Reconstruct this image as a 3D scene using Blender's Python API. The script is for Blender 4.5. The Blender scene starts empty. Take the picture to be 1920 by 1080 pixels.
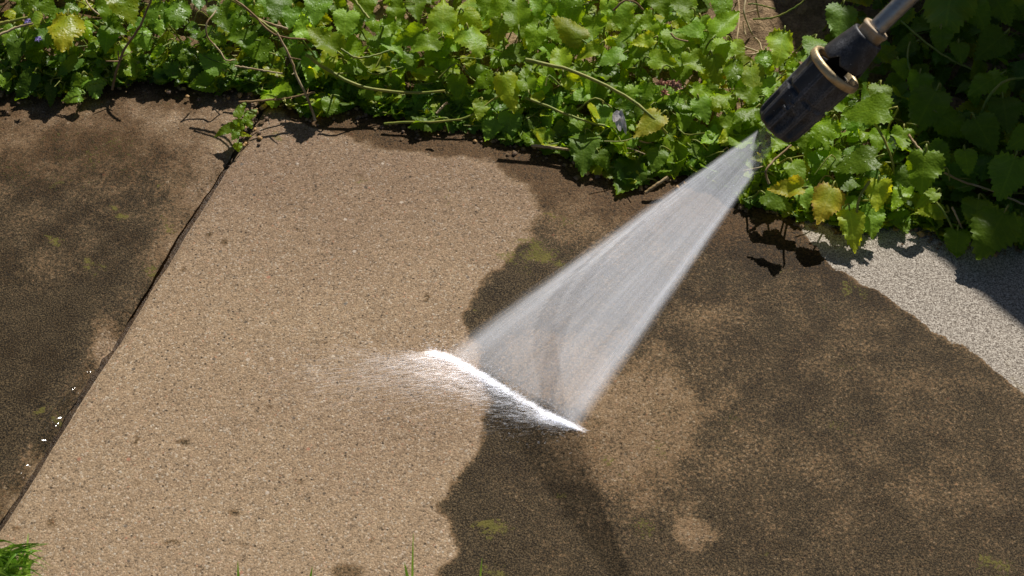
import bpy, bmesh, math, random
import numpy as np
from mathutils import Vector, Matrix
random.seed(7); RNG = np.random.default_rng(11)
C = bpy.context.scene.collection
scene = bpy.context.scene

# ------------------------------------------------------------------ camera, sky, sun, exposure
PITCH = math.radians(50.0)
cam_d = bpy.data.cameras.new('camera'); cam = bpy.data.objects.new('camera', cam_d); C.objects.link(cam)
cam.location = (0, 0, 1.0); cam.rotation_euler = (math.pi/2 - PITCH, 0, 0)
cam_d.lens = 50; cam_d.sensor_width = 36; cam_d.clip_start = 0.02; cam_d.clip_end = 400
cam_d.dof.use_dof = True; cam_d.dof.focus_distance = 1.33; cam_d.dof.aperture_fstop = 16
scene.camera = cam
SUN_AZ, SUN_EL = math.radians(22), math.radians(43)     # azimuth measured from +Y towards +X
world = bpy.data.worlds.new('World'); scene.world = world; world.use_nodes = True
wn = world.node_tree; bg = wn.nodes['Background']
sky = wn.nodes.new('ShaderNodeTexSky'); sky.sky_type = 'NISHITA'; sky.sun_disc = False
sky.sun_elevation = SUN_EL; sky.sun_rotation = SUN_AZ
wn.links.new(sky.outputs[0], bg.inputs[0]); bg.inputs[1].default_value = 0.036
sd = bpy.data.lights.new('sun', 'SUN'); so = bpy.data.objects.new('sun', sd); C.objects.link(so)
sd.energy = 5.0; sd.angle = math.radians(0.5); sd.color = (1.0, 0.955, 0.88)
S = Vector((math.sin(SUN_AZ)*math.cos(SUN_EL), math.cos(SUN_AZ)*math.cos(SUN_EL), math.sin(SUN_EL)))
so.rotation_euler = S.to_track_quat('Z', 'Y').to_euler()
scene.view_settings.view_transform = 'Standard'; scene.view_settings.look = 'None'
scene.view_settings.exposure = 0.27; scene.view_settings.gamma = 1.0
scene.cycles.use_denoising = True
scene.cycles.transparent_max_bounces = 24; scene.cycles.max_bounces = 8
scene.cycles.sample_clamp_indirect = 6

# ------------------------------------------------------------------ photograph pixel <-> ground helpers
F = 1920*50/36.0
FW = np.array([0, math.cos(PITCH), -math.sin(PITCH)]); UP = np.array([0, math.sin(PITCH), math.cos(PITCH)])
RT = np.array([1.0, 0, 0]); CAM = np.array([0, 0, 1.0])
def ray(u, v): return RT*((u-960)/F) + UP*((540-v)/F) + FW
def at(u, v, z=0.0):
    d = ray(u, v); return CAM + d*((z-1.0)/d[2])
def depth(p): return float(np.dot(p-CAM, FW))
def px(P):
    d = P - CAM; w = d @ FW
    return 960 + (d @ RT)/w*F, 540 - (d @ UP)/w*F

# ------------------------------------------------------------------ object helpers
def tag(o, label=None, cat=None, group=None, kind=None):
    for k, v in (('label', label), ('category', cat), ('group', group), ('kind', kind)):
        if v: o[k] = v
    return o
def empty(name, loc):
    o = bpy.data.objects.new(name, None); C.objects.link(o); o.location = Vector([float(c) for c in loc])
    o.empty_display_size = 0.02
    return o
def mesh_obj(name, verts, faces, mats, parent=None, smooth=True, attrs=None, uv=None, midx=None):
    """verts in world space; when parented they are moved into the parent's space"""
    verts = np.asarray(verts, dtype=np.float64)
    me = bpy.data.meshes.new(name)
    org = np.array(parent_org(parent)) if parent else verts.mean(0)*np.array([1, 1, 0])
    if not parent: org = np.array([org[0], org[1], verts[:, 2].min()])
    loc = verts - org
    if isinstance(faces, np.ndarray):
        n, k = faces.shape
        me.vertices.add(len(loc)); me.vertices.foreach_set('co', loc.astype(np.float32).ravel())
        me.loops.add(n*k); me.loops.foreach_set('vertex_index', faces.astype(np.int32).ravel())
        me.polygons.add(n); me.polygons.foreach_set('loop_start', np.arange(0, n*k, k, dtype=np.int32))
        me.polygons.foreach_set('loop_total', np.full(n, k, dtype=np.int32))
        me.update(calc_edges=True)
    else:
        me.from_pydata(loc.tolist(), [], faces)
    me.polygons.foreach_set('use_smooth', np.full(len(me.polygons), smooth))
    if not isinstance(mats, (list, tuple)): mats = [mats]
    for m in mats: me.materials.append(m)
    if midx is not None: me.polygons.foreach_set('material_index', np.asarray(midx, dtype=np.int32))
    for k, a in (attrs or {}).items():
        a = np.asarray(a, dtype=np.float32)
        if a.ndim == 1:
            at_ = me.attributes.new(k, 'FLOAT', 'POINT'); at_.data.foreach_set('value', a)
        else:
            at_ = me.attributes.new(k, 'FLOAT_VECTOR', 'POINT'); at_.data.foreach_set('vector', a.ravel())
    me.update(); me.validate()
    o = bpy.data.objects.new(name, me); C.objects.link(o)
    if parent: o.parent = parent
    else: o.location = Vector(org.tolist())
    return o
def parent_org(p):
    v = Vector(p.location)
    while p.parent: p = p.parent; v = v + p.location
    return v
class MB:
    """collects shapes (quad meshes) with per-vertex attributes"""
    def __init__(s): s.v = []; s.f = []; s.n = 0; s.m = []; s.a = {}
    def add(s, v, f, mi=0, **attrs):
        v = np.asarray(v); f = np.asarray(f)
        s.v.append(v); s.f.append(f + s.n); s.m.append(np.full(len(f), mi)); s.n += len(v)
        for k, a in attrs.items(): s.a.setdefault(k, []).append(np.broadcast_to(np.asarray(a, dtype=np.float32), (len(v),) + np.shape(a)[1:] if np.ndim(a) > 1 else (len(v),)))
    def build(s, name, mats, parent=None, smooth=True):
        return mesh_obj(name, np.concatenate(s.v), np.concatenate(s.f), mats, parent, smooth,
                        {k: np.concatenate(a) for k, a in s.a.items()}, midx=np.concatenate(s.m))
def tube(pts, r0, r1=None, n=6):
    """quad tube along points, tapering r0 to r1; closed ends (degenerate quads avoided by tiny cap)"""
    pts = np.asarray(pts, float); k = len(pts); r1 = r0 if r1 is None else r1
    tan = np.gradient(pts, axis=0); tan /= np.linalg.norm(tan, axis=1)[:, None] + 1e-12
    ref = np.array([0.3, 0.2, 0.93]); rows = []
    a = np.linspace(0, 2*math.pi, n, endpoint=False)
    rr = np.linspace(r0, r1, k)
    for i in range(k):
        x = np.cross(tan[i], ref); x /= np.linalg.norm(x) + 1e-9; y = np.cross(tan[i], x)
        rows.append(pts[i] + rr[i]*(np.cos(a)[:, None]*x + np.sin(a)[:, None]*y))
    v = np.concatenate(rows); f = []
    for i in range(k-1):
        for j in range(n):
            j2 = (j+1) % n; f.append((i*n+j, i*n+j2, (i+1)*n+j2, (i+1)*n+j))
    return v, np.array(f)
def curve(ctrl, k=14):
    """smooth Catmull-Rom through control points"""
    c = np.asarray(ctrl, float); c = np.vstack([2*c[0]-c[1], c, 2*c[-1]-c[-2]]); out = []
    m = len(c)-3
    for t in np.linspace(0, m-1e-6, k):
        i = int(t); u = t-i; p0, p1, p2, p3 = c[i:i+4]
        out.append(.5*((2*p1)+(-p0+p2)*u+(2*p0-5*p1+4*p2-p3)*u*u+(-p0+3*p1-3*p2+p3)*u**3))
    return np.array(out)
def lathe(profile, n=64, facet=None):
    """profile [(r,z)], returns local verts+quads round +Z; facet(angle,z)->radius factor"""
    v = []; a = np.linspace(0, 2*math.pi, n, endpoint=False)
    for (r, z) in profile:
        k = np.array([facet(t, z) if facet else 1.0 for t in a])
        v.append(np.stack([r*k*np.cos(a), r*k*np.sin(a), np.full(n, z)], 1))
    v = np.concatenate(v); f = []
    for i in range(len(profile)-1):
        for j in range(n):
            j2 = (j+1) % n; f.append((i*n+j, i*n+j2, (i+1)*n+j2, (i+1)*n+j))
    return v, np.array(f)
def vnoise(x, y, scale, seed=0, oct=3):
    """value noise, numpy"""
    def base(x, y, s):
        xi = np.floor(x).astype(np.int64); yi = np.floor(y).astype(np.int64); fx = x-xi; fy = y-yi
        fx = fx*fx*(3-2*fx); fy = fy*fy*(3-2*fy)
        def h(a, b):
            n = (a*374761393 + b*668265263 + s*1442695041) & 0x7fffffff
            n = ((n ^ (n >> 13))*1274126177) & 0x7fffffff
            return ((n ^ (n >> 16)) & 0xffff)/65535.0
        return (h(xi, yi)*(1-fx)+h(xi+1, yi)*fx)*(1-fy) + (h(xi, yi+1)*(1-fx)+h(xi+1, yi+1)*fx)*fy
    o = 0; amp = 1; tot = 0
    for i in range(oct):
        o = o + amp*base(x*scale*2**i, y*scale*2**i, seed+i*17); tot += amp; amp *= .5
    return o/tot
def sdist(U, V, poly):
    """signed pixel distance to polygon, positive inside"""
    P = np.asarray(poly, float); d = np.full(U.shape, 1e9); ins = np.zeros(U.shape, bool)
    for i in range(len(P)):
        a = P[i]; b = P[(i+1) % len(P)]; e = b-a; L2 = (e**2).sum()+1e-9
        t = np.clip(((U-a[0])*e[0]+(V-a[1])*e[1])/L2, 0, 1)
        d = np.minimum(d, np.hypot(U-a[0]-t*e[0], V-a[1]-t*e[1]))
        c = ((a[1] > V) != (b[1] > V)) & (U < (b[0]-a[0])*(V-a[1])/(b[1]-a[1]+1e-12)+a[0])
        ins ^= c
    return np.where(ins, d, -d)
def sstep(a, b, x):
    t = np.clip((x-a)/(b-a), 0, 1); return t*t*(3-2*t)

# ------------------------------------------------------------------ node helpers
class NT:
    def __init__(s, name):
        s.m = bpy.data.materials.new(name); s.m.use_nodes = True; s.t = s.m.node_tree; s.t.nodes.clear()
        s.out = s.t.nodes.new('ShaderNodeOutputMaterial')
    def n(s, typ, ins=None, out=0, **props):
        nd = s.t.nodes.new('ShaderNode'+typ)
        for k, v in props.items(): setattr(nd, k, v)
        for k, v in (ins or {}).items():
            sk = nd.inputs[k]
            if isinstance(v, bpy.types.NodeSocket): s.t.links.new(v, sk)
            else: sk.default_value = v
        return nd.outputs[out]
    def math(s, op, a, b=0.0, c=0.0, clamp=False): return s.n('Math', {0: a, 1: b, 2: c}, operation=op, use_clamp=clamp)
    def mix(s, f, a, b, blend='MIX'):
        return s.n('Mix', {0: f, 6: a, 7: b}, out=2, data_type='RGBA', blend_type=blend)
    def ramp(s, f, stops, interp='LINEAR'):
        nd = s.t.nodes.new('ShaderNodeValToRGB'); s.t.links.new(f, nd.inputs[0]); cr = nd.color_ramp; cr.interpolation = interp
        while len(cr.elements) < len(stops): cr.elements.new(0.5)
        for e, (p, c) in zip(cr.elements, stops):
            e.position = p; e.color = (c if len(c) == 4 else (*c, 1)) if not isinstance(c, (int, float)) else (c, c, c, 1)
        return nd.outputs[0]
    def map(s, x, a, b, c=0.0, d=1.0, smooth=True):
        return s.n('MapRange', {0: x, 1: a, 2: b, 3: c, 4: d}, interpolation_type='SMOOTHSTEP' if smooth else 'LINEAR')
    def attr(s, name, out=2): return s.n('Attribute', out=out, attribute_name=name)
    def noise(s, vec, scale, detail=3, rough=.55, out=0, dist=0.0):
        return s.n('TexNoise', {'Vector': vec, 'Scale': scale, 'Detail': detail, 'Roughness': rough, 'Distortion': dist}, out=out)
    def vor(s, vec, scale, out=0, rand=1.0): return s.n('TexVoronoi', {'Vector': vec, 'Scale': scale, 'Randomness': rand}, out=out)
    def sep(s, c, i): return s.n('SeparateColor', {0: c}, out=i)
    def bump(s, h, strength=.5, dist=.001, normal=None):
        d = {'Strength': strength, 'Distance': dist, 'Height': h}
        if normal is not None: d['Normal'] = normal
        return s.n('Bump', d)
    def bsdf(s, **k):
        names = {'col': 'Base Color', 'rough': 'Roughness', 'metal': 'Metallic', 'spec': 'Specular IOR Level', 'normal': 'Normal', 'coat': 'Coat Weight', 'coatr': 'Coat Roughness', 'trans': 'Transmission Weight', 'ior': 'IOR', 'alpha': 'Alpha'}
        return s.n('BsdfPrincipled', {names[a]: b for a, b in k.items()})
    def done(s, sh, vol=False):
        s.t.links.new(sh, s.out.inputs[1 if vol else 0]); return s.m
def W(*c): return (*c, 1.0)

# ------------------------------------------------------------------ materials
def mat_slab():
    t = NT('weathered_concrete'); P = t.n('NewGeometry', out=0)
    v1 = t.vor(P, 600, 1); v1d = t.vor(P, 600, 0); v2 = t.vor(P, 1050, 1); v3d = t.vor(P, 230, 0); v3 = t.vor(P, 230, 1)
    r1 = t.sep(v1, 0); r2 = t.sep(v2, 1); r3 = t.sep(v3, 0)
    low = t.noise(P, 9, 4, .6); mid = t.noise(P, 45, 3)
    g1 = t.ramp(r1, [(0, (.045, .034, .024)), (.07, (.10, .072, .05)), (.14, (.25, .172, .11)), (.5, (.32, .22, .138)), (.86, (.40, .285, .185)), (.93, (.48, .39, .30)), (.97, (.58, .52, .44)), (1, (.42, .19, .10))])
    g2 = t.ramp(r2, [(0, (.17, .12, .08)), (.3, (.28, .195, .125)), (.7, (.34, .238, .15)), (.94, (.44, .33, .225)), (1, (.53, .45, .36))])
    clean = t.mix(1.0, t.mix(.5, g1, g2), W(.90, .905, .87), 'MULTIPLY')
    clean = t.mix(t.map(low, .3, .7, 0, .35), clean, t.mix(1.0, clean, W(.80, .76, .76), 'MULTIPLY'))
    vg = t.map(t.sep(v2, 2), 0, 1, .74, 1.26, False); clean = t.mix(1.0, clean, t.n('CombineColor', {0: vg, 1: vg, 2: vg}), 'MULTIPLY')
    wash = t.attr('wash')                                            # pinker, darker where the slab is still soaked
    clean = t.mix(wash, clean, t.mix(1.0, clean, W(.70, .66, .67), 'MULTIPLY'))
    pits = t.math('MULTIPLY', t.map(v3d, .16, .30, 1, 0), t.math('GREATER_THAN', r3, .88))
    pebb = t.math('MULTIPLY', t.map(t.vor(P, 95, 0), .13, .2, 1, 0), t.math('GREATER_THAN', t.sep(t.vor(P, 95, 1), 1), .88))
    clean = t.mix(t.math('MULTIPLY', pits, .75), clean, W(.035, .028, .022))
    clean = t.mix(t.math('MULTIPLY', pebb, .7), clean, t.ramp(t.sep(t.vor(P, 95, 1), 0), [(0, (.05, .045, .04)), (.5, (.10, .10, .095)), (.6, (.36, .16, .10)), (.8, (.5, .42, .34)), (1, (.12, .11, .11))], 'CONSTANT'))
    # algae
    alg = t.attr('alg'); nf = t.noise(P, 330, 4, .74); nf2 = t.noise(P, 760, 2, .6); nm = t.noise(P, 38, 3, .6)
    fine = t.math('ADD', t.math('MULTIPLY', nf, 2.6), t.math('ADD', t.math('MULTIPLY', nf2, 1.5), t.math('MULTIPLY', nm, .6)))
    fine = t.math('SUBTRACT', fine, 2.35 - .5)                       # centred on .5
    a = t.map(t.math('ADD', fine, t.math('MULTIPLY', t.math('SUBTRACT', alg, .5), 1.3)), .41, .61)
    a = t.math('MULTIPLY', a, t.map(alg, .02, .15))
    dirty_base = t.mix(1.0, clean, W(.58, .52, .43), 'MULTIPLY')
    base = t.mix(t.map(alg, .05, .45), clean, dirty_base)
    algc = t.ramp(nf2, [(.36, (.006, .005, .0035)), (.49, (.026, .019, .010)), (.62, (.105, .074, .038))])
    col = t.mix(t.math('MULTIPLY', a, .96), base, algc)
    # brown damp film
    damp = t.attr('damp'); dn = t.map(t.math('ADD', damp, t.math('MULTIPLY', t.math('SUBTRACT', nm, .5), .9)), .25, .75)
    col = t.mix(t.math('MULTIPLY', dn, .85), col, t.mix(1.0, col, W(.44, .36, .25), 'MULTIPLY'))
    # moss
    moss = t.attr('moss'); mm = t.map(t.math('ADD', moss, t.math('MULTIPLY', t.math('SUBTRACT', t.noise(P, 330, 4, .75), .5), 2.8)), .55, .9)
    mm = t.math('MULTIPLY', mm, t.map(moss, .03, .3))
    mc = t.mix(t.noise(P, 140, 2), W(.065, .070, .012), W(.19, .155, .035))
    col = t.mix(t.math('MULTIPLY', mm, .72), col, mc)
    # dry pale concrete
    dry = t.attr('dry'); dm = t.map(t.math('ADD', dry, t.math('MULTIPLY', t.math('SUBTRACT', nf, .5), .5)), .42, .58)
    pg = t.math('ADD', t.math('MULTIPLY', nf, .8), t.math('MULTIPLY', t.noise(P, 800, 3, .7), 1.2))
    drc = t.ramp(t.math('SUBTRACT', pg, .5), [(.32, (.09, .075, .06)), (.45, (.23, .195, .16)), (.57, (.39, .345, .29)), (.74, (.56, .51, .44))])
    lich = t.math('MULTIPLY', t.map(t.noise(P, 26, 3, .6), .60, .72), .6)
    drc = t.mix(lich, drc, t.mix(1.0, drc, W(.85, .78, .45), 'MULTIPLY'))
    col = t.mix(dm, col, drc)
    rough = t.mix(dm, t.mix(dn, W(.72, .72, .72), W(.66, .66, .66)), W(.9, .9, .9))
    h = t.math('ADD', t.math('MULTIPLY', v1d, -.7), t.math('ADD', t.math('MULTIPLY', nf, .7), t.math('MULTIPLY', pits, -.8)))
    nrm = t.bump(h, .55, .0012)
    return t.done(t.bsdf(col=col, rough=rough, spec=.10, normal=nrm))
def mat_soil(name='garden_soil', wet=False):
    t = NT(name); P = t.n('NewGeometry', out=0)
    n1 = t.noise(P, 60, 6, .65); n2 = t.noise(P, 300, 4, .7)
    col = t.ramp(t.math('ADD', t.math('MULTIPLY', n1, .6), t.math('MULTIPLY', n2, .4)), [(.3, (.045, .028, .016)), (.5, (.21, .14, .078)), (.7, (.44, .31, .18))])
    if wet: col = t.mix(1.0, col, W(.28, .24, .20), 'MULTIPLY')
    h = t.math('ADD', n1, t.math('MULTIPLY', n2, .6))
    return t.done(t.bsdf(col=col, rough=.35 if wet else .9, spec=.4 if wet else .15, normal=t.bump(h, .9, .006)))
def mat_leaf():
    t = NT('leaf'); uv = t.attr('luv', 1); yel = t.attr('yel'); tone = t.attr('tone'); wet = t.attr('wet'); edge = t.attr('edge'); rnd = t.attr('rnd')
    P = t.n('NewGeometry', out=0)
    x = t.math('ABSOLUTE', t.n('SeparateXYZ', {0: uv}, 0)); y = t.n('SeparateXYZ', {0: uv}, 1)
    ph = t.math('FRACT', t.math('MULTIPLY', t.math('SUBTRACT', y, t.math('MULTIPLY', x, .75)), 5.0))
    tri = t.math('ABSOLUTE', t.math('SUBTRACT', ph, .5))             # .5 on a side vein
    vein = t.math('MAXIMUM', t.map(tri, .42, .5), t.map(x, .012, .03, 1, 0))
    fineq = t.vor(P, 420, 0)
    n1 = t.noise(P, 75, 4, .6); n2 = t.noise(P, 320, 3, .6)
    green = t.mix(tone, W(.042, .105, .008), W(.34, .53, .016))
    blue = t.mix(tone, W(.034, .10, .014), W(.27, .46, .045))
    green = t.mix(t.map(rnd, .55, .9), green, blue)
    green = t.mix(t.map(n1, .35, .7, 0, .45), green, t.mix(1.0, green, W(.60, .66, .6), 'MULTIPLY'))
    yv = t.math('MULTIPLY', yel, t.math('ADD', .55, t.math('MULTIPLY', t.math('MAXIMUM', edge, y), .7)))
    yv = t.math('ADD', yv, t.math('MULTIPLY', t.math('SUBTRACT', n1, .5), .35)); yv = t.math('MULTIPLY', yv, t.map(yel, .02, .2))
    yc = t.mix(t.map(yv, .5, 1.0), W(.40, .44, .018), W(.56, .48, .045))
    col = t.mix(t.map(yv, .08, .7), green, yc)
    vr = t.map(rnd, 0, 1, .62, 1.25, False); col = t.mix(1.0, col, t.n('CombineColor', {0: vr, 1: vr, 2: vr}), 'MULTIPLY')
    brown = t.math('MULTIPLY', t.math('MULTIPLY', t.map(yel, .72, .80), t.map(edge, .78, 1.0)), t.map(n1, .35, .6))
    col = t.mix(brown, col, W(.22, .075, .035))
    spots = t.math('MULTIPLY', t.map(n2, .68, .74), t.map(n1, .5, .6))
    col = t.mix(t.math('MULTIPLY', spots, .5), col, W(.09, .055, .02))
    col = t.mix(t.math('MULTIPLY', vein, .32), col, t.mix(1.0, col, W(1.7, 1.5, 1.6), 'MULTIPLY'))
    drops = t.math('MULTIPLY', t.map(t.vor(P, 240, 0), .12, .36, 1, 0), t.math('GREATER_THAN', t.sep(t.vor(P, 240, 1), 0), .45))
    drops = t.math('MULTIPLY', drops, wet)
    h = t.math('ADD', t.math('MULTIPLY', tri, -.45), t.math('ADD', t.math('MULTIPLY', fineq, .5), t.math('ADD', t.math('MULTIPLY', n2, .3), t.math('MULTIPLY', t.noise(P, 130, 2, .5), .5))))
    nrm = t.bump(h, .55, .0009); nrm = t.bump(drops, 1.0, .0009, nrm)
    rough = t.math('SUBTRACT', t.math('SUBTRACT', .50, t.math('MULTIPLY', wet, .14)), t.math('MULTIPLY', drops, .28))
    p = t.bsdf(col=col, rough=rough, spec=.30, normal=nrm)
    tc = t.mix(1.0, col, W(2.6, 2.2, .6), 'MULTIPLY')
    tr = t.n('BsdfTranslucent', {0: tc, 1: nrm})
    return t.done(t.n('MixShader', {0: .50, 1: p, 2: tr}))
def mat_stem(name, a, b, tr=.2, rough=.5):
    t = NT(name); P = t.n('NewGeometry', out=0)
    col = t.mix(t.map(t.noise(P, 60, 3), .35, .65), W(*a), W(*b))
    p = t.bsdf(col=col, rough=rough, spec=.3, normal=t.bump(t.noise(P, 900, 2), .3, .0005))
    return t.done(t.n('MixShader', {0: tr, 1: p, 2: t.n('BsdfTranslucent', {0: col})}))
def mat_plastic():
    t = NT('scuffed_black_plastic'); tc = t.n('TexCoord', out=3); mp = t.n('Mapping', {0: tc, 3: (1, 1, .22)})
    n1 = t.noise(mp, 55, 5, .65); n2 = t.noise(tc, 700, 3, .7); n3 = t.noise(tc, 30, 3)
    sc = t.math('MULTIPLY', t.map(n1, .44, .74), t.map(n2, .32, .62))
    col = t.mix(t.math('MULTIPLY', sc, .8), W(.021, .021, .024), W(.19, .19, .20))
    specks = t.math('MULTIPLY', t.map(t.vor(tc, 330, 0), .10, .16, 1, 0), t.math('GREATER_THAN', t.sep(t.vor(tc, 330, 1), 0), .86))
    col = t.mix(specks, col, W(.34, .34, .35)); col = t.mix(t.math('MULTIPLY', t.attr('ridge_light'), t.map(n2, .3, .65, .15, .75)), col, W(.19, .195, .215)); col = t.mix(t.map(n3, .5, .75, 0, .35), col, W(.085, .09, .105))
    return t.done(t.bsdf(col=col, rough=t.map(n1, .3, .7, .36, .62), spec=.5, normal=t.bump(n2, .35, .0004)))
def mat_metal(name, c, rough, dirt=(.1, .06, .03), metal=1.0):
    t = NT(name); tc = t.n('TexCoord', out=3); n = t.noise(tc, 160, 5, .65); n2 = t.noise(tc, 520, 3)
    col = t.mix(t.map(n, .48, .75, 0, .75), W(*c), W(*dirt))
    return t.done(t.bsdf(col=col, rough=t.map(n2, .3, .7, rough*.75, rough*1.3), metal=metal, normal=t.bump(n2, .25, .0004)))
def mat_plain(name, c, rough=.6, spec=.3, c2=None, sc=200, metal=0):
    t = NT(name); P = t.n('NewGeometry', out=0); n = t.noise(P, sc, 4, .6)
    c2 = c2 or tuple(k*.6 for k in c)
    return t.done(t.bsdf(col=t.mix(t.map(n, .35, .65), W(*c), W(*c2)), rough=rough, spec=spec, metal=metal, normal=t.bump(n, .4, .001)))
def mat_water():
    t = NT('running_water'); P = t.n('NewGeometry', out=0); n = t.noise(P, 70, 2, .5, dist=1.0)
    nrm = t.bump(n, .6, .003)
    fr = t.n('Fresnel', {0: 1.33, 1: nrm}); fr = t.math('MINIMUM', t.math('ADD', fr, .0), .022)
    return t.done(t.n('MixShader', {0: fr, 1: t.n('BsdfTransparent', {0: W(.93, .93, .90)}), 2: t.n('BsdfGlossy', {'Color': W(1, 1, 1), 'Roughness': .10, 'Normal': nrm})}))
M_SLAB = mat_slab(); M_SOIL = mat_soil(); M_WETSOIL = mat_soil('wet_soil', True); M_LEAF = mat_leaf()
M_STEM = mat_stem('green_stem', (.14, .22, .03), (.30, .30, .06)); M_PALE = mat_stem('yellow_green_stem', (.36, .34, .07), (.22, .27, .04))
M_STRAW = mat_stem('dry_straw', (.50, .40, .23), (.30, .20, .09), .1, .7); M_BROWN = mat_stem('brown_twig', (.20, .12, .05), (.32, .21, .10), .1, .7)
M_GRASS = mat_stem('grass_blade', (.13, .29, .02), (.28, .42, .05), .35, .4)
M_PLASTIC = mat_plastic(); M_BRASS = mat_metal('worn_brass', (.56, .44, .26), .48, (.24, .17, .09), .8); M_STEEL = mat_metal('dull_steel', (.36, .37, .38), .42, (.16, .14, .12))
M_DARK = mat_plain('dark_recess', (.008, .008, .008), .9, .1); M_WATER = mat_water()

# ------------------------------------------------------------------ ground: one sheet to the horizon, fine in the bed
EC = np.array([.9526, -.3043]); EJ = np.array([.3043, .9526])       # along the back edge of the slabs, along the joint
O0 = np.array([-.2576, 1.0826])                                      # where the joint meets the flower bed
def uv2w(a, b): return O0[0]+a*EC[0]+b*EJ[0], O0[1]+a*EC[1]+b*EJ[1]
def nonuni(lo, hi, step, far):
    a = np.arange(lo, hi+1e-6, step); g = []; d = step*2; x = hi
    while x < far: x += d; d *= 1.35; g.append(x)
    h = []; d = step*2; x = lo
    while x > -far: x -= d; d *= 1.35; h.append(x)
    return np.concatenate([h[::-1], a, g])
def grid_faces(nx, ny):
    i = np.arange(nx-1)[:, None]*ny + np.arange(ny-1)[None, :]; i = i.ravel()
    return np.stack([i, i+ny, i+ny+1, i+1], 1)
def make_ground():
    A = nonuni(-.9, 1.3, .008, 150); B = nonuni(-.75, .8, .008, 150)
    a, b = np.meshgrid(A, B, indexing='ij'); x, y = uv2w(a, b)
    bed = sstep(.088, .12, b); near = np.exp(-(np.maximum(0, np.abs(a-.2)-1.4)+np.maximum(0, np.abs(b)-1.2)))
    z = -.055 + bed*(.060 + .02*(vnoise(x, y, 9, 3)-.5)*near + .030*(vnoise(x, y, 40, 5, 4)-.5)*near)
    front = sstep(-.60, -.66, b); z = z + front*(.045 + .02*(vnoise(x, y, 20, 9)-.5)*near)
    o = mesh_obj('ground', np.stack([x.ravel(), y.ravel(), z.ravel()], 1), grid_faces(len(A), len(B)), M_SOIL)
    tag(o, 'bare crumbly brown soil of the flower bed behind the slabs', 'ground', kind='structure')
make_ground()

# ------------------------------------------------------------------ paving slabs with their stains
CLEAN = [(470, 190), (540, 232), (640, 262), (720, 286), (800, 288), (870, 302), (940, 318), (985, 345), (998, 385), (990, 430), (962, 462), (940, 505), (905, 545), (880, 590), (876, 630), (900, 690), (916, 750), (908, 800), (886, 850), (862, 900), (838, 935), (800, 962), (842, 985), (851, 1010), (840, 1040), (812, 1062), (820, 1090), (830, 1400), (-600, 1400), (-600, 900), (0, 960)]
PATCH = [(890, 668), (1000, 618), (1090, 630), (1160, 650), (1230, 660), (1300, 700), (1348, 760), (1300, 800), (1275, 850), (1265, 905), (1240, 950), (1180, 960), (1120, 925), (1050, 850), (1050, 800), (960, 740)]
DRY = [(1500, 420), (1545, 478), (1585, 508), (1650, 550), (1720, 588), (1760, 625), (1830, 662), (1880, 700), (1930, 745), (2100, 900), (2500, 900), (2400, 300), (2000, 200), (1700, 330), (1580, 400)]
MOSS = [(1015, 478, 50, 24, 1.0), (960, 486, 26, 14, .9), (1062, 412, 18, 10, .7), (985, 505, 30, 12, .6), (882, 580, 9, 8, 1), (1605, 545, 26, 14, .8), (1480, 510, 20, 10, .5), (1550, 585, 22, 12, .7), (1660, 578, 18, 10, .7), (1370, 520, 24, 14, .5), (1290, 600, 18, 12, .5), (938, 988, 30, 18, 1), (1203, 985, 28, 18, .9), (1132, 862, 12, 10, 1), (1250, 850, 22, 18, .7), (1170, 895, 12, 8, .9), (935, 1068, 30, 16, .8), (1872, 1060, 34, 22, .9), (1430, 1035, 20, 10, .8), (1590, 690, 26, 12, .7), (1370, 790, 22, 14, .7), (1575, 798, 26, 14, .6), (672, 330, 11, 7, .9), (842, 377, 12, 7, .8), (1500, 620, 18, 10, .5), (1420, 640, 16, 8, .5), (1060, 930, 20, 10, .7),
        (294, 342, 16, 9, 1), (229, 391, 17, 9, 1), (305, 411, 15, 8, 1), (288, 508, 26, 22, .9), (181, 495, 15, 14, .9), (126, 450, 16, 10, .9), (228, 252, 18, 12, .6), (110, 335, 26, 12, .7), (160, 335, 18, 9, .6), (315, 242, 16, 8, .6), (30, 345, 18, 9, .6), (86, 768, 24, 18, 1.1), (535, 252, 18, 11, .7), (120, 245, 16, 10, .5)]
FLECKS = [(261, 822, 5, 9, 1), (340, 826, 12, 4, 1), (390, 845, 4, 9, .7), (440, 957, 11, 5, 1), (325, 1018, 12, 4, 1), (95, 978, 6, 9, 1), (30, 990, 8, 6, .8), (388, 438, 7, 5, .9), (421, 452, 7, 5, .9), (258, 905, 4, 8, .6), (805, 558, 5, 8, 1), (672, 330, 8, 4, .5), (760, 720, 5, 4, .6), (505, 760, 6, 4, .6), (560, 905, 7, 4, .7), (650, 1072, 26, 12, 1.2), (700, 1010, 5, 5, .6), (610, 640, 5, 4, .6), (345, 505, 7, 4, .8), (560, 430, 5, 3, .6), (720, 400, 6, 4, .6), (480, 610, 4, 5, .5), (455, 1020, 8, 4, .5)]
def blob(U, V, l): 
    o = np.zeros(U.shape)
    for (u, v, a, b, s) in l: o = np.maximum(o, s*np.exp(-(((U-u)/a)**2+((V-v)/b)**2)*.9))
    return o
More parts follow.
